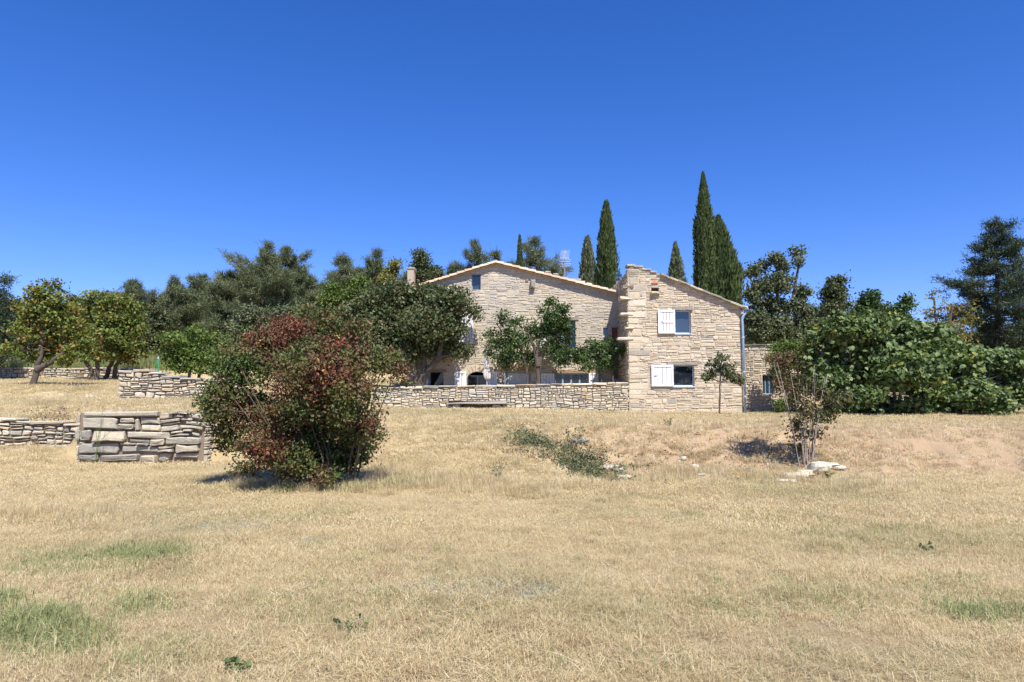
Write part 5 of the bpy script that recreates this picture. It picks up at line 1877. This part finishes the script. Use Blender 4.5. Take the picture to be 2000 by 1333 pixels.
for i in range(3): proto(tuft(Rt, 46, .10, .03, .11, .0035, .9, .15), f"clump_g{i}", GM_BROWN)      # 20-22 dead brown
for i in range(2): proto(tuft(Rt, 7, .16, .16, .34, .0028, .5, .0), f"clump_h{i}", GM_DRY)         # 23-24 single seed stalks
for i in range(2): proto(tuft(Rt, 22, .30, .08, .22, .0035, .5, 1.0), f"clump_i{i}", GM_DRY)        # 25-26 flattened long straws


def scatter(name, label, pts, idx, scl, seed):
    R = np.random.RandomState(seed)
    n = len(pts)
    me = bpy.data.meshes.new(name)
    me.vertices.add(n)
    me.vertices.foreach_set("co", pts.astype(np.float32).ravel())
    a = me.attributes.new("idx", 'INT', 'POINT'); a.data.foreach_set("value", idx.astype(np.int32))
    a = me.attributes.new("scl", 'FLOAT', 'POINT'); a.data.foreach_set("value", scl.astype(np.float32))
    a = me.attributes.new("rotv", 'FLOAT_VECTOR', 'POINT')
    rv = np.stack([R.normal(size=n) * .08, R.normal(size=n) * .08, R.uniform(0, 6.28, n)], 1)
    a.data.foreach_set("vector", rv.astype(np.float32).ravel())
    o = bpy.data.objects.new(name, me)
    COL.objects.link(o)
    o['kind'] = 'stuff'; o['label'] = label
    ng = bpy.data.node_groups.new(name + "_nodes", 'GeometryNodeTree')
    ng.interface.new_socket("Geometry", in_out='INPUT', socket_type='NodeSocketGeometry')
    ng.interface.new_socket("Geometry", in_out='OUTPUT', socket_type='NodeSocketGeometry')
    N = ng.nodes
    gi = N.new("NodeGroupInput"); go = N.new("NodeGroupOutput")
    ip = N.new("GeometryNodeInstanceOnPoints")
    ci = N.new("GeometryNodeCollectionInfo")
    ci.inputs[0].default_value = PROTO
    ci.inputs[1].default_value = True
    ci.inputs[2].default_value = True
    def na(nm, ty):
        q = N.new("GeometryNodeInputNamedAttribute"); q.data_type = ty; q.inputs[0].default_value = nm
        return q.outputs[0]
    ng.links.new(gi.outputs[0], ip.inputs['Points'])
    ng.links.new(ci.outputs[0], ip.inputs['Instance'])
    ip.inputs['Pick Instance'].default_value = True
    ng.links.new(na("idx", 'INT'), ip.inputs['Instance Index'])
    ng.links.new(na("rotv", 'FLOAT_VECTOR'), ip.inputs['Rotation'])
    ng.links.new(na("scl", 'FLOAT'), ip.inputs['Scale'])
    ng.links.new(ip.outputs[0], go.inputs[0])
    md = o.modifiers.new("scatter", 'NODES')
    md.node_group = ng
    return o


def sample_view(R, y0, y1, dens, margin=1.6):
    """points over the part of the meadow between two depths"""
    area_ = (y1 - y0) * (2 * (.76 * (y0 + y1) / 2 + margin))
    n = int(area_ * dens)
    y = np.sqrt(R.uniform(0, 1, n) * (y1 ** 2 - y0 ** 2) + y0 ** 2)
    x = R.uniform(-1, 1, n) * (.76 * y + margin)
    return x, y


Rg = np.random.RandomState(700)
ptsx, ptsy, ids, scs = [], [], [], []


def blocked(x, y):
    b = (x > XL - .1) & (x < XR + .1) & (y > YA - .1) | ((x > HX0 - 1) & (x < XR) & (y > 27.7))
    b |= (x > P(153, 0, YW)[0] - .05) & (x < P(520, 0, YW)[0]) & (y > 16.85) & (y < 17.6)
    b |= (x < P(163, 0, YW2)[0]) & (y > YW2 - .1) & (y < YW2 + .5)
    b |= (x > P(231, 0, YM)[0]) & (x < P(470, 0, YM)[0]) & (y > YM - .1) & (y < YM + .6)
    b |= (x < P(300, 0, YF)[0]) & (y > YF - .1) & (y < YF + .5)
    b |= (x > ox0) & (x < ox1 + .1) & (y > YO - .1)
    return b


for (y0, y1, dens, kinds, s0) in ((2.6, 8.5, 190, (0, 6), 1.0), (8.5, 15, 85, (6, 10), 1.0), (15, 24, 42, (18, 20), 1.0), (24, 39, 20, (18, 20), 1.25)):
    x, y = sample_view(Rg, y0, y1, dens)
    keep = vnoise(x * 1.1 + 20, y * 1.1) + .8 * vnoise(x * 3.3, y * 3.3) + .5 * vnoise(x * 9, y * 9) > -.16 - .4 * Rg.rand(len(x))
    bank = sm(13.4, 15, y) * sm(21, 18.5, y) * sm(0, 4, x)
    keep &= Rg.rand(len(x)) > bank * .72
    keep &= ~blocked(x, y)
    x, y = x[keep], y[keep]
    ptsx.append(x); ptsy.append(y); ids.append(Rg.randint(kinds[0], kinds[1], len(x)))
    scs.append(s0 * Rg.uniform(.7, 1.25, len(x)) * (1 + .5 * vnoise(x * .6, y * .6 + 30)))


def spots(sp, kinds, s):
    """(px, py, rx, ry, n) patches given by where they lie in the photo, turned into ground points"""
    for (px, py, rx, ry, n) in sp:
        Yc = Yg(px, py)
        Ya, Yb = Yg(px, py + ry), Yg(px, max(py - ry, 790))
        yy = Yc + np.clip(Rg.normal(size=n) * .5, -1.2, 1.2) * (abs(Yb - Ya) / 2)
        xx = ((px - 1000) / F + np.clip(Rg.normal(size=n) * .5, -1.3, 1.3) * rx / F) * yy
        k = ~blocked(xx, yy)
        k &= vnoise(xx * .9 + 7, yy * 1.3) + .7 * vnoise(xx * 2.9, yy * 3.7) > .05 - .5 * Rg.rand(len(xx))
        xx, yy = xx[k], yy[k]
        ptsx.append(xx); ptsy.append(yy); ids.append(Rg.randint(kinds[0], kinds[1], len(xx))); scs.append(s * Rg.uniform(.6, 1.3, len(xx)))


# green patches in the meadow
spots([(280, 1090, 200, 30, 299), (120, 1100, 120, 40, 142), (90, 1230, 150, 45, 227), (30, 1185, 60, 20, 85), (290, 1175, 80, 30, 85), (640, 1090, 200, 30, 113), (830, 1100, 120, 30, 62), (1700, 1050, 400, 40, 357),
       (1450, 1010, 260, 20, 178), (1850, 1130, 200, 60, 185), (1930, 1200, 90, 25, 85), (1200, 975, 200, 10, 113), (600, 1010, 200, 20, 127), (1550, 1180, 250, 60, 142), (700, 1180, 300, 60, 113), (230, 1280, 200, 40, 113),
       (1500, 960, 200, 15, 142), (1850, 950, 160, 12, 85)], (13, 16), 1.0)
spots([(100, 1220, 110, 30, 150), (300, 1190, 40, 14, 60), (30, 1180, 40, 12, 60), (330, 1090, 60, 14, 90), (250, 1085, 40, 12, 50), (150, 1260, 60, 20, 60), (1550, 1235, 60, 14, 40), (1860, 1205, 60, 12, 50)], (13, 16), 1.35)
# tall dry grass
spots([(760, 935, 90, 25, 150), (850, 940, 80, 20, 130), (960, 950, 90, 15, 130), (640, 955, 130, 10, 120), (1080, 960, 90, 12, 90), (1250, 940, 120, 15, 120), (1450, 920, 100, 20, 100), (900, 880, 100, 25, 90),
       (500, 955, 60, 8, 40), (100, 1010, 150, 20, 40), (120, 890, 90, 10, 40), (90, 790, 120, 10, 80), (230, 790, 100, 8, 60), (1000, 835, 300, 10, 60), (1650, 950, 200, 14, 100), (1150, 850, 200, 20, 120), (1350, 850, 250, 20, 120), (1420, 930, 250, 16, 200), (1700, 880, 200, 40, 120), (880, 850, 150, 30, 100)], (10, 13), .85)
spots([(1300, 935, 300, 12, 160), (1500, 950, 200, 10, 120), (1650, 945, 60, 8, 50)], (13, 16), 1.1)
spots([(780, 945, 50, 12, 60), (560, 958, 60, 6, 40), (690, 955, 40, 6, 40)], (13, 16), 1.9)
# uneven clumps, seed stalks and flattened straw
spots([(1000, 1130, 1150, 190, 700), (1350, 925, 420, 18, 500), (1300, 880, 420, 40, 700), (1750, 880, 300, 40, 300), (1100, 960, 900, 20, 400)], (20, 23), .8)
spots([(1000, 1130, 1150, 190, 260), (900, 900, 500, 40, 150)], (23, 25), .7)
spots([(1000, 1130, 1150, 190, 3200)], (25, 27), .8)
spots([(1000, 1150, 1100, 160, 1100)], (13, 16), .8)
spots([(1000, 1130, 1100, 170, 1300)], (10, 13), .35)
# green weeds at house foot
spots([(1490, 808, 22, 3, 60), (1450, 808, 8, 3, 20)], (13, 16), 1.8)
# the tall green grass on top of the far left wall
xx = Rg.uniform(-32, -20, 700); yy = Rg.uniform(38.8, 43, 700)
ptsx.append(xx); ptsy.append(yy); ids.append(Rg.randint(16, 18, 700)); scs.append(Rg.uniform(.9, 1.8, 700))
X = np.concatenate(ptsx); Yv = np.concatenate(ptsy)
Zv = H(X, Yv)
scatter("grass", "short dry straw grass with greener patches over the whole meadow", np.stack([X, Yv, Zv], 1), np.concatenate(ids), np.concatenate(scs), 701)


L_DEAD = leaf_mat("dead_weed", [(0, (0.16, 0.11, 0.06)), (0.5, (0.28, 0.20, 0.12)), (1, (0.42, 0.32, 0.20))], .2)


# brambles in the ditch (nobody could count them)
def weedpatch(name, label, seed, line, width, n, hh, lm, L=.05, W=.035):
    R = np.random.RandomState(seed)
    cs = []
    for i in range(n):
        t = R.rand()
        k = t * (len(line) - 1); j = min(int(k), len(line) - 2); f_ = k - j
        a = line[j]; b = line[j + 1]
        px = a[0] + (b[0] - a[0]) * f_; py = a[1] + (b[1] - a[1]) * f_
        Y0 = Yg(px, py)
        x = (px - 1000) / F * Y0 + R.normal() * width; y = Y0 + R.normal() * width
        cs.append((x, y, h0(x, y) + R.rand() ** 1.4 * hh))
    cs = np.array(cs); outs = np.tile(np.array((0, 0, 1.0)), (n, 1))
    cb = MB(); cb.add(*foliage(R, cs, outs, 12, .13, L, W, 'leaf', (.5, .25, .2), 1.0, .3))
    o = cb.build(name, lm, kind="stuff"); o['label'] = label
    return o


weedpatch("brambles", "green brambles and weeds growing down the ditch in the bank", 801, [(1010, 855), (1050, 872), (1080, 885), (1120, 905), (1150, 928), (1180, 945)], .34, 520, .26, L_GREY)
weedpatch("dry_weeds", "brown dead weeds scattered over the rough bank", 802, [(1180, 935), (1300, 890), (1420, 905), (1500, 900), (1520, 880)], .9, 120, .12, L_DEAD)
weedpatch("dry_weeds", "rusty dead weeds hanging over the low left wall", 803, [(80, 865), (100, 860), (140, 850)], .3, 90, .3, L_DEAD)


# single plants
def plant(label, px, py, hh, seed, n=26, m=L_FIG, w=.16, lf=.06, lw=.025, name="weed_plant", group=None):
    R = np.random.RandomState(seed)
    Y = Yg(px, py); b = G(px, Y)
    t = empty(name, b, label, "plant", group)
    sm_ = MB(); lfm = MB()
    ns = max(3, n // 7)
    for i in range(ns):
        a = R.uniform(0, 6.28)
        e = b + np.array((math.cos(a) * w * R.rand(), math.sin(a) * w * R.rand(), hh * R.uniform(.6, 1)))
        pts = limb(sm_, R, b - np.array((0, 0, .02)), e, .005, .002, 4, .1)
        pos = np.array([pts[R.randint(1, 5)] + R.normal(size=3) * .012 for _ in range(n // ns)])
        V, Fa, rep = leaf_quads(R, pos, np.tile(unit(np.array((math.cos(a), math.sin(a), .5))), (len(pos), 1)), lf, lw, .8, .5, .3, 'hex')
        lfm.add(V, Fa, np.tile(R.rand(len(pos)), rep))
    sm_.build("stem", B_GREY, t); lfm.build("foliage", m, t)
    return t


plant("small dark green weed on the bank below the annex window", 1303, 838, .28, 1, 60)
plant("dark leafy weed at the foot of the big grey slab wall", 346, 905, .38, 2, 60, w=.12)
plant("low dark green weed in the meadow foreground, left of centre", 697, 1236, .08, 3, 44, w=.14, lf=.045, lw=.018)
plant("dark rosette weed at the very bottom of the meadow", 485, 1318, .06, 4, 36, w=.1, lf=.06, lw=.028)
plant("low grey green bush in dry grass right of the red bush", 972, 935, .3, 5, 90, L_GREY, w=.25, lf=.045, lw=.018)
plant("lime green weed by the rocks below the rust shrub", 1608, 938, .12, 6, 50, L_LIME, w=.12, lf=.05, lw=.03)
plant("small green weed at the right, below the bank", 1790, 1075, .07, 7, 30, L_TERR, w=.1, lf=.05)


def tall_weed(label, px, py, toppy, seed, Y):
    R = np.random.RandomState(seed)
    b = G(px, Y); t = empty("tall_weed", b, label, "plant")
    tp = P(px + 3, toppy, Y)
    mb = MB(); limb(mb, R, b, tp, .008, .003, 6, .05)
    for i in range(9):
        f_ = R.uniform(.05, .6); a = b + (tp - b) * f_
        e = a + np.array((R.normal() * .22, R.normal() * .1, R.uniform(.3, .7)))
        limb(mb, R, a, e, .005, .002, 4, .1)
    mb.build("stem", L_LIME, t)


tall_weed("thin green stalked weed growing before the big slabs", 198, 893, 800, 5, 16.5)

# silvery cushions of thyme lying in the meadow
LT = leaf_mat("silver_thyme", [(0, (0.22, 0.25, 0.22)), (1, (0.42, 0.44, 0.42))], .15)
for i, (px, py, w, n) in enumerate(((425, 1030, .45, 150), (955, 1150, .38, 140), (1010, 1165, .2, 60), (620, 1060, .15, 30), (880, 1145, .25, 50))):
    R = np.random.RandomState(900 + i)
    Yc = Yg(px, py)
    x = (px - 1000) / F * Yc + R.normal(size=n) * w; y = Yc + R.normal(size=n) * w * .45
    cs = np.stack([x, y, H(x, y) + .01], 1)
    cb = MB(); cb.add(*foliage(R, cs, np.tile(np.array((0, 0, 1.0)), (n, 1)), 20, .07, .022, .008, 'leaf', (.5, .25, .2), .5, .3, flat=.3))
    o = cb.build("thyme", LT, kind="stuff"); o['label'] = "low silvery cushions of thyme in the dry grass"
